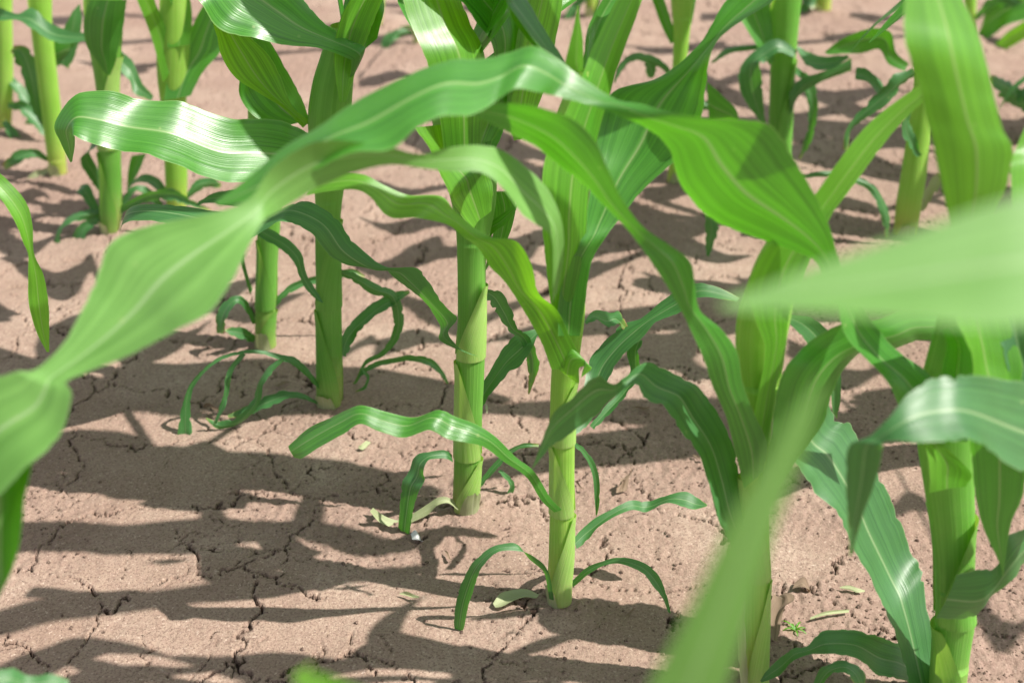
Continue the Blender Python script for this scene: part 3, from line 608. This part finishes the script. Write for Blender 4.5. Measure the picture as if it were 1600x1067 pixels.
# the leaf arching left over everything
p.leaf([(1322, 440, 1288, 450), (1309, 400, 1277, 412), (1296, 354, 1240, 392), (1272, 304, 1180, 369), (1232, 243, 1110, 345), (1200, 199, 1068, 300), (1160, 187, 1045, 232), (1097, 183, 1012, 203), (1036, 173, 975, 185), (1000, 162, 945, 172), (960, 155, 905, 160), (905, 120, 862, 150), (870, 92, 838, 145), (835, 74, 805, 140), (798, 84, 771, 163), (754, 91, 737, 180), (704, 89, 690, 183), (640, 113, 655, 200), (550, 160, 609, 231), (490, 198, 545, 240), (430, 240, 480, 272), (385, 280, 415, 308), (335, 316, 342, 322)],
       d=(-.02, -.04, -.05, -.04, -.03, -.04, -.08, -.11, -.12), r=(-.2, -.6, -.7, -.6, 0.2, 1.3, 1.5, 1.5, 1.3, 1), mat=M_LEAF, fold=.05, ripple=.03, label='long arching leaf passing from right to left above the other plants')
p.leaf([(1192, 735, 1162, 762), (1198, 692, 1150, 712), (1178, 645, 1134, 650), (1161, 600, 1115, 608), (1152, 550, 1098, 560), (1125, 512, 1078, 515), (1094, 485, 1058, 474), (1086, 445, 1040, 442), (1078, 408, 1020, 412), (1048, 384, 998, 382), (1007, 356, 975, 352), (974, 314, 938, 317), (952, 268, 916, 293), (928, 226, 882, 262), (891, 188, 844, 230), (839, 164, 798, 206), (788, 161, 760, 188), (735, 168, 726, 178)],
       d=(-.02, -.04, -.06, -.06, -.04), r=(-.3, .2, .4, .8, -.3, -.9, -1, -.8), mat=M_LEAF, fold=.10, ripple=.05, label='narrow rolled leaf arching up and left')
p.leaf([(1174, 850, 1150, 862), (1160, 790, 1126, 822), (1155, 735, 1107, 765), (1138, 681, 1092, 712), (1111, 627, 1062, 675), (1087, 597, 1040, 638), (1050, 580, 1006, 624), (1010, 566, 994, 602), (975, 589, 980, 604), (958, 600, 962, 620), (928, 584, 940, 645), (887, 621, 902, 669), (860, 652, 872, 691), (846, 690, 855, 704), (830, 734, 834, 730)], d=(-.01, 0, .0, -.03, -.06), r=(.3, 1, 1, .8, -.5, -.8, -.6), mat=M_OLD, fold=.09, label='blue-green leaf bent sharply over, its tip hanging left')
p.leaf([(1185, 770, 1212, 770), (1200, 700, 1250, 715), (1210, 640, 1285, 655), (1228, 580, 1308, 595), (1270, 538, 1343, 556), (1322, 506, 1392, 545), (1374, 499, 1420, 537), (1418, 486, 1445, 532), (1480, 492, 1500, 535), (1540, 505, 1550, 560)], d=(-.01, -.02, .0, .03), r=(-.3, -.5, -.6, .5), mat=M_LEAF)
p.leaf([(1235, 492, 1228, 500), (1269, 497, 1250, 522), (1297, 522, 1268, 545), (1312, 560, 1290, 575), (1314, 620, 1296, 600), (1308, 655, 1300, 640)], d=(.04, .06), r=.5, mat=M_OLD)
p.leaf([(1186, 1060, 1190, 1066), (1215, 1030, 1219, 1054), (1238, 1013, 1240, 1032), (1262, 1008, 1266, 1022), (1286, 985, 1300, 1022), (1340, 985, 1340, 1028), (1381, 997, 1375, 1055), (1414, 1010, 1410, 1062), (1450, 1050, 1445, 1075)], d=(-.01, -.02, 0), r=(.6, 1, 1), mat=M_OLD)
p.strap([(1270, 1085, 5), (1290, 1050, 12), (1318, 1040, 10), (1338, 1050, 10), (1350, 1075, 6)], d=(-.04, -.05), mat=M_OLD, r=1)
p.strap([(1164, 1075, 6), (1160, 1020, 7), (1160, 950, 6), (1165, 900, 3)], d=(-.01, -.01), r=0, mat=M_WILT)
p.strap([(1205, 640, 5), (1212, 620, 8), (1213, 600, 5)], d=(.03, .03), r=.3, mat=M_OLD)
p.top = p.g + Vector((.16, .06, .62))
p.canopy([ (225, 922, 225, 953, .65), (84, 930, 84, 970, .64), (0, 950, 0, 992, .62), (-90, 975, -90, 985, .60)])
p.band((560, 600), (760, 640), 14, .6); p.band((600, 480), (760, 500), 14, .6); p.band((930, 560), (1120, 575), 16, .6); p.band((300, 480), (480, 470), 14, .58); p.band((230, 400), (370, 395), 10, .56); p.band((1230, 560), (1400, 590), 16, .6)
p.band((1000, 455), (1230, 470), 28, .60); p.band((900, 520), (1130, 530), 24, .58); p.band((1010, 625), (1180, 640), 26, .60)

# P9: right plant, cut by the frame
p = plant((1478, 1125), 'thick maize plant in the lower right corner with dark overlapping leaves')
P9 = p
p.stem([(1478, 1115, 26), (1482, 1067, 27), (1488, 1010, 29), (1492, 970, 31), (1490, 930, 29), (1490, 870, 31), (1487, 810, 36), (1482, 750, 40), (1478, 700, 44), (1478, 640, 46), (1485, 580, 42), (1500, 500, 36), (1510, 420, 30)], M_STEM_SHADE, flat=.6)
p.sheath(1115, 972, 1, M_STEM_SHADE); p.sheath(966, 800, -1, M_STEM_SHADE)
p.leaf([(1470, 1080, 1420, 1080), (1457, 1010, 1412, 1040), (1445, 909, 1394, 985), (1428, 867, 1370, 930), (1397, 796, 1338, 870), (1374, 749, 1310, 805), (1337, 668, 1270, 755), (1310, 654, 1235, 710), (1293, 604, 1225, 640), (1262, 585, 1235, 600)], d=(0, .05, .08, .09), r=(.6, 1, 1, 1), mat=M_OLD, fold=.12, label='broad dark lower leaf reaching up and left')
p.leaf([(1462, 595, 1408, 640), (1440, 572, 1385, 600), (1405, 548, 1355, 565), (1378, 520, 1328, 530), (1357, 497, 1316, 500), (1335, 465, 1310, 475)], d=(-.02, -.02), r=(.5, 1, 1))
p.leaf([(1495, 899, 1462, 966), (1530, 893, 1522, 966), (1560, 887, 1550, 930), (1576, 842, 1580, 900), (1600, 824, 1602, 878), (1650, 800, 1660, 850), (1700, 810, 1700, 830)], d=(-.03, -.04, 0), r=(-.2, -.5), mat=M_OLD)
p.leaf([(1760, 690, 1750, 800), (1690, 620, 1680, 790), (1600, 597, 1600, 744), (1516, 587, 1525, 694), (1465, 589, 1475, 690), (1424, 610, 1430, 690), (1391, 648, 1400, 688), (1360, 680, 1380, 692), (1326, 698, 1379, 700), (1322, 760, 1370, 748), (1325, 820, 1350, 800), (1328, 870, 1332, 866)], d=(-.05, -.14, -.16, -.16, -.15), r=(1, 1, 1, 1, .3, -.3), mat=M_OLD, fold=.08, label='wide leaf with a folded hanging tip, blurred slightly in front')
p.leaf([(1610, 660, 1512, 665), (1605, 720, 1518, 720), (1598, 776, 1524, 775), (1580, 818, 1536, 823), (1570, 880, 1562, 880), (1568, 900, 1566, 898)], d=(-.06, -.05), r=-.2, mat=M_LEAF)
p.leaf([(1512, 690, 1475, 690), (1522, 600, 1472, 590), (1520, 545, 1480, 540), (1500, 510, 1470, 515)], d=(-.045, -.03), r=0, mat=M_LEAF)
p.leaf([(1590, 620, 1520, 620), (1588, 560, 1510, 540), (1570, 500, 1500, 500), (1550, 440, 1495, 450)], d=(-.05, -.03), r=(.6, 1), mat=M_FRESH)
p.leaf([(1640, 600, 1580, 600), (1620, 540, 1565, 545), (1620, 480, 1555, 500), (1640, 420, 1575, 430)], d=(-.04, -.02), r=.0, mat=M_OLD)
p.leaf([(1510, 760, 1452, 770), (1520, 740, 1448, 720), (1480, 700, 1444, 690)], d=(-.04, -.04), r=.2, mat=M_FRESH)
p.leaf([(1522, 420, 1500, 430), (1545, 345, 1485, 350), (1572, 290, 1472, 295), (1582, 235, 1458, 225), (1566, 202, 1447, 178), (1553, 155, 1436, 132), (1543, 94, 1414, 72), (1527, 50, 1411, 30), (1500, -5, 1414, -15), (1470, -60, 1415, -70)], d=(-.04, -.06, -.07, -.05), r=(0, .3, .6, .9), mat=M_FRESH, fold=.07, ripple=.02, label='broad bright ribbed leaf rising straight up')
p.leaf([(1640, 330, 1580, 330), (1650, 260, 1578, 262), (1660, 200, 1585, 235), (1690, 130, 1620, 160)], d=(-.04, 0), r=.2, mat=M_FRESH)
p.top = p.g + Vector((.10, .05, .62)); p.band((1460, 665), (1270, 650), 22, .62); p.band((1465, 800), (1365, 800), 13, .62); p.band((1620, 990), (1500, 955), 24, .62)

# far plants on the right
p = plant((1216, 288), 'far maize stem right of the middle with strap leaves in curled loops')
p.stem([(1216, 286, 15), (1218, 240, 17), (1220, 180, 18.5), (1222, 120, 19), (1225, 60, 21), (1228, 0, 24), (1230, -40, 24)], M_STEM_SHADE)
p.sheath(280, 90, -1, M_STEM_SHADE)
p.leaf([(1246, 80, 1240, 90), (1218, 62, 1216, 82), (1192, 70, 1194, 98), (1160, 100, 1187, 98), (1154, 130, 1190, 128), (1168, 165, 1193, 160), (1192, 196, 1196, 192)], d=(-.02, -.05), r=(1, .8, .3), mat=M_OLD)
p.leaf([(1245, 72, 1248, 84), (1268, 84, 1262, 106), (1292, 88, 1296, 110), (1326, 86, 1326, 92)], d=(-.02, -.03), r=1, mat=M_OLD)
p.leaf([(1232, 145, 1234, 180), (1252, 124, 1250, 150), (1276, 115, 1280, 130), (1305, 105, 1300, 122), (1330, 90, 1330, 110)], d=(-.02, .0), r=-.2, mat=M_OLD)
p.leaf([(1288, 82, 1294, 86), (1317, 60, 1325, 84), (1357, 45, 1350, 84), (1391, 50, 1374, 78), (1400, 82, 1388, 100), (1420, 100, 1414, 112)], d=(.02, .03), r=(.3, -.5, .5), mat=M_LEAF)
p.strap([(1242, 108, 4), (1262, 130, 7), (1270, 160, 8), (1268, 200, 6), (1258, 230, 5), (1249, 250, 1)], d=(.0, .02), mat=M_OLD)
p.strap([(1205, 72, 4), (1170, 74, 5), (1140, 80, 6), (1112, 98, 2)], d=(.0, .03), mat=M_OLD)
p.leaf([(1210, 95, 1202, 102), (1207, 40, 1176, 62), (1203, 0, 1152, 22), (1205, -30, 1140, -25)], d=(-.02, .01), r=.3)
p.band((1000, 300), (1180, 296), 10, .5); p.band((800, 420), (960, 425), 12, .5); p.band((950, 240), (1110, 244), 8, .5); p.band((1290, 215), (1400, 212), 7, .5); p.band((540, 290), (660, 296), 9, .5); p.band((330, 210), (460, 220), 8, .5); p.band((560, 530), (720, 540), 12, .55); p.band((960, 345), (1170, 352), 14, .5); p.band((920, 385), (1170, 392), 18, .5); p.band((700, 372), (860, 380), 18, .5); p.band((930, 205), (1180, 212), 8, .5); p.arc(.48, 100, .4, .03, 60, 100)

p = plant((1414, 372), 'far half-shaded maize stem behind the big upright ribbed leaf at upper right')
p.stem([(1414, 368, 18), (1420, 320, 19.5), (1428, 270, 19.5), (1436, 210, 18), (1443, 160, 18), (1450, 100, 19), (1456, 40, 20), (1460, -20, 22)], M_STEM)
p.strap([(1436, 245, 4), (1422, 215, 10), (1418, 190, 8), (1422, 170, 4)], d=(-.03, -.03), mat=M_OLD)
p.strap([(1430, 112, 6), (1400, 130, 12), (1378, 155, 12), (1345, 182, 7), (1325, 205, 5), (1322, 235, 4)], d=(-.02, -.03), mat=M_OLD)
p.leaf([(1338, 106, 1336, 124), (1352, 108, 1355, 130), (1378, 128, 1372, 150), (1382, 150, 1374, 156)], d=(.02, .02), r=.8, mat=M_OLD)
p.strap([(1440, 330, 3), (1452, 305, 8), (1462, 285, 9), (1468, 270, 4)], d=(0, .02), mat=M_WILT)
p.strap([(1250, 277, 3), (1290, 272, 5), (1330, 280, 6), (1360, 292, 6), (1377, 320, 7), (1384, 348, 6), (1386, 372, 2)], d=(-.02, -.03), mat=M_OLD)
p.strap([(1300, 365, 4), (1330, 362, 6), (1360, 368, 5), (1400, 372, 2)], d=(.03, .01), mat=M_OLD)
p.band((1250, 140), (1420, 150), 10, .5); p.band((1240, 180), (1400, 176), 7, .5); p.band((1240, 250), (1420, 262), 9, .5); p.band((1230, 328), (1390, 318), 8, .5); p.arc(.48, 120, .4, .03, 60, 100)

p = plant((1050, 292), 'thin far maize stem between the arching leaf and the strap-leaved plant')
p.stem([(1050, 290, 8), (1054, 250, 9), (1058, 180, 10), (1062, 100, 11), (1065, 50, 13), (1066, 0, 18), (1066, -30, 20)], M_STEM)
p.leaf([(1060, 60, 1048, 70), (1048, 30, 1034, 42), (1038, 0, 1020, 5), (1025, -30, 1008, -25)], d=(0, .02), r=.3)
p.leaf([(1080, 40, 1068, 45), (1086, 10, 1068, 10), (1090, -20, 1070, -20)], d=(0, .02), r=.1)
p.strap([(1052, 120, 3), (1030, 100, 6), (1005, 90, 7), (985, 92, 6), (968, 108, 5), (960, 130, 2)], d=(0, -.02), mat=M_OLD)
p.strap([(1012, 92, 8), (1018, 110, 10), (1016, 122, 4)], d=(.02, .02), mat=M_OLD)
p.strap([(1058, 285, 3), (1066, 305, 5), (1062, 328, 1)], d=(0, -.02), mat=M_OLD)
p.leaf([(1104, 128, 1108, 190), (1125, 145, 1120, 190), (1148, 168, 1138, 190), (1155, 185, 1150, 192)], d=(-.1, -.1), r=-.3)
p.strap([(1070, 160, 4), (1100, 165, 8), (1135, 170, 7), (1150, 190, 4)], d=(0, .02), mat=M_OLD)
p.strap([(1112, 335, 10), (1112, 360, 11), (1108, 385, 6), (1105, 407, 1)], d=(-.25, -.25), r=.2, mat=M_OLD)
p.band((960, 70), (1160, 78), 6, .45); p.band((1080, 125), (1210, 120), 7, .45); p.band((560, 120), (660, 130), 7, .45); p.band((540, 165), (680, 180), 9, .45); p.arc(.42, 10, .36, .028, 60, 110); p.arc(.42, 100, .34, .026, 60, 100)

p = plant((588, 48), 'small far maize plant at the top edge left of centre, pale stem foot showing')
p.stem([(588, 47, 7), (590, 20, 9), (592, -10, 10), (592, -40, 10)])
p.strap([(625, 45, 3), (640, 44, 6), (655, 50, 3)], d=(0, 0), mat=M_OLD)
p.band((540, 60), (660, 64), 5, .4); p.band((600, 20), (720, 18), 5, .4)
p = plant((648, 75), 'drooping young maize plant at the top edge with one pale leaf over the soil', )
p.stem([(650, 73, 4), (652, 30, 6), (655, -20, 8)])
p.strap([(645, 50, 3), (625, 52, 7), (608, 62, 8), (597, 84, 3)], d=(0, -.02), mat=M_OLD)
p.arc(.2, 60, .3, .02, 60, 120)
p = plant((920, 30), 'far maize plant at the top edge behind the central plant, dark leaves hanging down')
p.stem([(922, 28, 8), (924, 0, 9), (926, -40, 10)])
p.strap([(918, -5, 6), (905, 5, 8), (890, 25, 7), (888, 50, 3)], d=(0, -.02), mat=M_OLD)
p.strap([(935, -10, 6), (928, 15, 9), (930, 40, 4)], d=(0, -.02), mat=M_OLD)
p.arc(.35, 160, .3, .02, 60, 120); p.arc(.37, 20, .3, .02, 60, 120)
p = plant((1285, 22), 'far maize plant at the top edge right of centre with leaves bunched at its foot')
p.stem([(1286, 20, 11), (1288, -10, 12), (1288, -50, 13)])
p.strap([(1280, 0, 5), (1262, 8, 9), (1248, 22, 4)], d=(0, -.01), mat=M_OLD)
p.strap([(1245, -20, 8), (1262, -5, 12), (1272, 14, 6)], d=(0, -.02), mat=M_OLD)
p.band((1100, 20), (1260, 28), 5, .4); p.band((1290, 60), (1400, 68), 5, .4)
p = plant((1512, 60), 'far maize plant at the upper right edge with dark leaves fanning to the right')
p.stem([(1514, 58, 8), (1516, 20, 9), (1516, -30, 10)])
p.leaf([(1530, 50, 1522, 64), (1552, 0, 1540, 62), (1600, -30, 1575, 40), (1650, -40, 1640, 20)], d=(0, -.05), r=(0, .6))
p.leaf([(1548, 75, 1540, 96), (1572, 52, 1562, 84), (1600, 34, 1600, 62), (1640, 15, 1640, 30)], d=(-.05, -.1), r=.4, mat=M_FRESH)
p.strap([(1570, 75, 3), (1580, 82, 5), (1600, 90, 5)], d=(0, 0), mat=M_OLD)
p.band((1330, 30), (1430, 26), 4, .4); p.band((1545, 190), (1620, 200), 14, .5); p.strap([(1525, 30, 4), (1545, 10, 9), (1570, 0, 10), (1600, 10, 6)], d=(0, -.03)); p.strap([(1505, 40, 3), (1490, 20, 7), (1478, 30, 5)], d=(0, 0))
p = plant((1600, 215), 'maize plant cut by the right edge, dark drooping leaves beside shaded soil')
p.stem([(1625, 213, 14), (1628, 150, 15), (1632, 80, 16), (1636, 0, 17)])
p.strap([(1612, 180, 3), (1590, 155, 14), (1565, 135, 15), (1546, 120, 4)], d=(0, -.03), mat=M_OLD)
p.strap([(1610, 150, 3), (1585, 148, 6), (1560, 150, 4)], d=(.02, .0), mat=M_LEAF)
p.strap([(1612, 140, 3), (1600, 142, 6), (1590, 160, 5)], d=(0, -.03), mat=M_OLD)
p.arc(.46, 190, .42, .033, 60, 120); p.arc(.47, 330, .42, .033, 60, 110); p.arc(.48, 100, .4, .03, 60, 100)

# ---- near plants whose stems stand outside the frame
p = plant((-190, 1500), 'near plant beyond the left edge whose long blurred twisted leaf reaches the centre', Y=.50, mound=False)
p.stem([(-330, 1500, 30), (-330, 1350, 32), (-320, 1200, 32), (-310, 1000, 34), (-300, 850, 36), (-290, 700, 34)])
p.leaf([(-300, 880, -290, 960), (-220, 800, -180, 900), (-130, 700, -60, 830), (-50, 610, 30, 742), (10, 585, 92, 685), (30, 580, 112, 620), (55, 577, 104, 597), (94, 543, 140, 580), (128, 486, 205, 555), (150, 435, 265, 525), (175, 375, 322, 488), (236, 350, 366, 432), (320, 336, 390, 382), (388, 312, 413, 345), (425, 262, 436, 330), (488, 223, 498, 293), (552, 221, 556, 270), (610, 230, 610, 258), (655, 241, 660, 263), (700, 231, 706, 268), (742, 227, 752, 270), (785, 234, 786, 294), (825, 263, 815, 335), (858, 300, 838, 352), (877, 345, 862, 372), (881, 400, 864, 425), (872, 455, 862, 476)],
       d=(0, .03, .05, .08, .12, .16, .2, .22, .24), r=(.8, .8, .4, .8, 1, .3, -.7, -.3, .8, .9, .4), mat=M_SHEEN, fold=.06, ripple=.02, sub=6, label='long twisting leaf, pale where it catches the sun and out of focus')
p.leaf([(-280, 800, -290, 880), (-180, 650, -170, 760), (-90, 640, -80, 800), (10, 680, -60, 860), (50, 700, -55, 880), (40, 800, -60, 940), (22, 880, -40, 960), (-15, 940, -35, 965)], d=(0, .02, 0), r=(.6, .4, -.3), mat=M_LEAF)
p = plant((-120, 700), 'maize plant just outside the left edge, one narrow leaf tip hanging into view', Y=.95)
p.stem([(-110, 880, 20), (-115, 700, 21), (-120, 500, 22), (-125, 300, 30), (-130, 150, 30)])
p.leaf([(-100, 300, -110, 340), (-60, 255, -60, 300), (-20, 258, -20, 295), (10, 280, 0, 310), (40, 315, 22, 345), (50, 350, 36, 378), (53, 395, 44, 398), (68, 430, 44, 430), (76, 475, 45, 475), (77, 515, 57, 518), (77, 550, 73, 550)], d=(0, -.02, -.03), r=(1, .8, .3, .2), mat=M_FRESH)
p.arc(.5, 60, .45, .035, 60, 110); p.arc(.5, 200, .45, .035, 60, 110)
p = plant((1900, 1500), 'near plant beyond the right edge with a broad blurred leaf reaching inwards', Y=.31, mound=False)
p.stem([(2000, 1600, 36), (2000, 1400, 38), (1990, 1200, 38), (1985, 1000, 38), (1975, 800, 40), (1960, 500, 42), (1950, 350, 40)])
p.leaf([(1960, 560, 1950, 640), (1880, 400, 1870, 560), (1790, 310, 1780, 530), (1700, 290, 1690, 515), (1600, 304, 1600, 508), (1500, 335, 1490, 507), (1400, 370, 1400, 500), (1300, 405, 1310, 493), (1220, 436, 1225, 488), (1165, 458, 1165, 485), (1125, 473, 1125, 478)], d=-.03, r=1.1, mat=M_SHEEN, fold=.06, ripple=.02, label='broad blurred leaf shining pale green')
p = plant((1050, 1900), 'near plant below the lower edge with a tall blurred leaf standing in front', Y=.235, mound=False)
p.stem([(1000, 2300, 40), (990, 2100, 42), (985, 1900, 42), (985, 1700, 44), (980, 1500, 44), (975, 1400, 40)])
p.leaf([(1010, 1480, 960, 1490), (1050, 1300, 955, 1310), (1105, 1150, 990, 1130), (1143, 1050, 1030, 1040), (1180, 930, 1082, 940), (1210, 830, 1138, 820), (1243, 740, 1192, 725), (1268, 670, 1235, 650), (1287, 600, 1280, 595)], d=(0, 0, .005, .01), r=(.1, .1), mat=M_SHEEN, fold=.05, ripple=.02, label='upright leaf blurred to a soft green band')
p.strap([(955, 1420, 14), (820, 1250, 30), (650, 1150, 30), (520, 1085, 26), (470, 1050, 14), (490, 1036, 3)], d=(0, .06), mat=M_FRESH, r=.8)
p = plant((60, 1500), 'low near plant under the lower left corner, only a leaf edge showing', Y=.50, mound=False)
p.stem([(60, 1500, 24), (60, 1350, 24), (58, 1250, 24), (55, 1200, 20)])
p.leaf([(60, 1210, 50, 1230), (20, 1120, 0, 1160), (-10, 1060, -20, 1090), (15, 1042, 10, 1080), (45, 1055, 40, 1085), (80, 1052, 80, 1080), (108, 1062, 105, 1075)], d=(0, .02, .03), r=(1, .8), mat=M_OLD)
# plants beyond the right edge that throw their shade into the view
for i, (x, y) in enumerate([(.70, 1.10), (.78, 1.36), (.74, 1.28), (.30, .62), (1.05, 1.2), (1.0, 1.5), (1.0, 1.75), (.99, 2.0)]):
    if i in (2, 3): continue
    g = Vector((x, y, 0))
    p = Plant((800, 900), 'maize plant standing beyond the right edge of the view', Y=y); p.mound = False
    p.g = g; p.e.location = g
    P = [Vector((x, y, z)) for z in (-.015, .08, .18, .28, .38, .46)]; rr = [.010, .011, .011, .013, .017, .012]
    rows = [[P[k] + Vector((math.cos(a) * rr[k], math.sin(a) * rr[k], 0)) - g for a in [2 * math.pi * j / 16 for j in range(16)]] for k in range(6)]
    link('stem', grid_mesh('stem', rows, [j / 16 for j in range(16)], [max(0, q.z) for q in P], True), M_STEM, p.e)
    p.P = P; b0 = rnd.uniform(0, 360)
    for k, z in enumerate((.10, .18, .26, .34, .41, .46)):
        p.arc(z, b0 + 180 * (k % 2) + rnd.uniform(-30, 30), (.26, .4, .5, .55, .5, .4)[k], (.012, .022, .032, .036, .036, .03)[k], (35, 50, 55, 60, 65, 75)[k], (120, 130, 130, 120, 100, 70)[k], mat=(M_OLD, M_OLD, M_LEAF, M_LEAF, M_FRESH, M_FRESH)[k])

# unseen leaves added to lay bands of shade on the soil; nearest plant holds each
for a, b, hw, h in SHADE_BANDS:
    ca, cb = (ground_pt(*q) + SUN_DIR * (h / SUN_DIR.z) for q in (a, b))
    best = min(((math.hypot(p.g.x - c.x, p.g.y - c.y) + (.25 if p.mound is False and p.Y < .6 else 0) + (9 if 'short maize' in p.e['label'] else 0), i, k) for i, p in enumerate(OWNERS) for k, c in enumerate((ca, cb))), key=lambda t: t[0])
    if best[0] > .38: continue
    p = OWNERS[best[1]]
    if best[2]: a, b = b, a
    st = []
    for i, wf in enumerate((.45, .9, 1, .95, .7, .35, .04)):
        t = i / 6; x = a[0] + (b[0] - a[0]) * t; y = a[1] + (b[1] - a[1]) * t + hw * .8 * math.sin(t * 6 + a[0])
        st.append((x, y - hw * wf, x, y + hw * wf, h - .05 * t * t))
    p.canopy(st)

MOUNDS[:] = [(p.g.x, p.g.y) for p in PLANTS if p.mound]
M_SOIL = build_ground()
# ------------------------------------------------------------------ litter and crumbs on the soil
def gh(x, y): return float(ground_height(np.array([x]), np.array([y]))[0][0])
def litter(name, label, cat, st, mat, lift=.004, r=.8, fold=.2, ripple=.15):
    """a loose blade lying on the soil; stations (ax, ay, bx, by, rise)"""
    A, B = [], []
    for ax, ay, bx, by, h in st:
        for q, lst, k in (((ax, ay), A, h * 1.0), ((bx, by), B, h * .35)):
            g = ground_pt(*q); lst.append(Vector((g.x, g.y, gh(g.x, g.y) + lift + k)))
    o0 = (A[0] + B[0]) / 2
    o = blade(name, A, B, mat, None, o0, fold, ripple); o.location = o0; tag(o, label, cat); return o
litter('fallen_leaf', 'pale wilted leaf lying folded on the soil left of the central stem foot', 'fallen leaf', [(842, 939, 838, 943, .001), (822, 929, 820, 944, .003), (800, 928, 803, 949, .004), (782, 934, 788, 953, .003), (770, 946, 774, 952, .001)], M_WILT)
litter('dead_leaf', 'brown shrivelled leaf curled on the soil beside the stem at lower right of centre', 'dead leaf', [(1222, 925, 1205, 935, .0), (1228, 945, 1208, 955, .012), (1222, 970, 1204, 975, .016), (1214, 995, 1202, 990, .010), (1212, 1010, 1206, 1008, .0)], M_DRY, ripple=.5)
litter('dead_leaf', 'small dark withered leaf standing up on the soil right of the two front stems', 'dead leaf', [(980, 770, 962, 774, .0), (982, 762, 964, 768, .008), (986, 757, 970, 765, .016), (984, 756, 978, 760, .020)], M_DRY, ripple=.4)
litter('dead_leaf', 'small brown leaf scrap near the grass sprout at lower right', 'dead leaf', [(1240, 922, 1236, 930, .002), (1255, 918, 1252, 930, .006), (1268, 924, 1264, 932, .001)], M_DRY)
litter('dry_straw', 'thin pale straw lying on the soil right of the dead leaf', 'straw', [(1265, 972, 1265, 975, .001), (1290, 968, 1290, 971, .003), (1325, 962, 1325, 965, .001)], M_WILT)
M_SCRAP, n_, out_ = new_mat('white scrap'); q_ = N(n_, 'ShaderNodeBsdfPrincipled'); q_.inputs['Base Color'].default_value = (.5, .5, .5, 1); q_.inputs['Roughness'].default_value = .6; n_.links.new(q_.outputs[0], out_.inputs[0])
litter('white_scrap', 'small white paper-like scrap on shaded soil between the hanging leaf and the front stems', 'scrap', [(642, 840, 644, 847, .001), (650, 838, 652, 849, .003), (660, 843, 661, 850, .001)], M_SCRAP)
# grass sprout
g = ground_pt(1242, 985); e = bpy.data.objects.new('grass_sprout', None); col.objects.link(e); e.location = g
tag(e, 'tiny yellow-green grass sprout on the soil beside the brown shrivelled leaf', 'sprout')
for k in range(7):
    a = k * 2.4; p = g + Vector((0, 0, gh(g.x, g.y))); L_ = rnd.uniform(.008, .017)
    dr = Vector((math.cos(a), math.sin(a), 1.1)); sd = Vector((-math.sin(a), math.cos(a), 0)) * .0009
    pts = [p + dr * L_ * t - Vector((0, 0, L_ * 1.1 * t * t)) for t in (0, .35, .7, 1)]
    blade('leaf', [q + sd * s for q, s in zip(pts, (1, 1, .8, .1))], [q - sd * s for q, s in zip(pts, (1, 1, .8, .1))], M_FRESH, e, g, .1, .02, sub=3)
# crumbs of soil: one object, nobody could count them
def crumbs():
    r = np.random.RandomState(4); n = 16000
    px = r.uniform(-100, 1700, n); py = r.uniform(150, 1100, n)
    V, Fc = [], []
    t = (1 + 5 ** .5) / 2
    ico = np.array([(-1, t, 0), (1, t, 0), (-1, -t, 0), (1, -t, 0), (0, -1, t), (0, 1, t), (0, -1, -t), (0, 1, -t), (t, 0, -1), (t, 0, 1), (-t, 0, -1), (-t, 0, 1)]) / 1.9
    fi = [(0, 11, 5), (0, 5, 1), (0, 1, 7), (0, 7, 10), (0, 10, 11), (1, 5, 9), (5, 11, 4), (11, 10, 2), (10, 7, 6), (7, 1, 8), (3, 9, 4), (3, 4, 2), (3, 2, 6), (3, 6, 8), (3, 8, 9), (4, 9, 5), (2, 4, 11), (6, 2, 10), (8, 6, 7), (9, 8, 1)]
    G = np.array([tuple(ground_pt(a, b)) for a, b in zip(px, py)])
    z, ck, rough = ground_height(G[:, 0], G[:, 1])
    keep = r.uniform(0, 1, n) < (0.05 + 0.95 * rough ** 1.5)
    for i in np.where(keep)[0]:
        s = 0.0006 + 0.0017 * r.uniform() ** 4
        q = ico * s * r.uniform(.6, 1.3, (12, 1)) * np.array([1, 1, .7]) + np.array([G[i, 0], G[i, 1], z[i] + s * .2])
        b = len(V); V += [tuple(a) for a in q]; Fc += [(a + b, c + b, d + b) for a, c, d in fi]
    me = bpy.data.meshes.new('soil_crumbs'); me.from_pydata(V, [], Fc); me.update()
    at = me.attributes.new('rough', 'FLOAT', 'POINT'); at.data.foreach_set('value', np.full(len(V), .5, np.float32))
    o = link('soil_crumbs', me, M_SOIL, None, False); tag(o, 'loose crumbs of dry soil scattered between the plants', 'soil crumbs', kind='stuff')
crumbs()

# loose bits of straw and dead leaf around the plants
for k, (x, y, l, a) in enumerate([(640, 935, 16, .3), (985, 960, 14, 2.2), (700, 870, 12, 1.1), (1330, 930, 20, .2), (1250, 1020, 13, 1.9), (330, 640, 18, .4), (570, 700, 11, 2.6), (905, 760, 12, .9), (1000, 640, 14, .1), (760, 640, 12, 1.5), (440, 600, 14, 2.9), (1090, 720, 11, .6)]):
    c, q = math.cos(a), math.sin(a) * .6; w_ = rnd.uniform(1.2, 2.4)
    litter('straw_bit', ('thin pale straw bit lying on the soil, one of those strewn between the stems'), 'straw', [(x - c * l, y - q * l - w_ * .3, x - c * l, y - q * l + w_ * .3, .0005), (x - c * l * .3, y - q * l * .3 - w_, x - c * l * .3 + 1, y - q * l * .3 + w_, .002), (x + c * l * .4, y + q * l * .4 - w_ + 2, x + c * l * .4, y + q * l * .4 + w_ + 2, .0015), (x + c * l, y + q * l - 1, x + c * l, y + q * l + 1, .0005)], M_DRY if k % 3 else M_WILT, ripple=.4)['group'] = 'straw bits strewn between the stems'
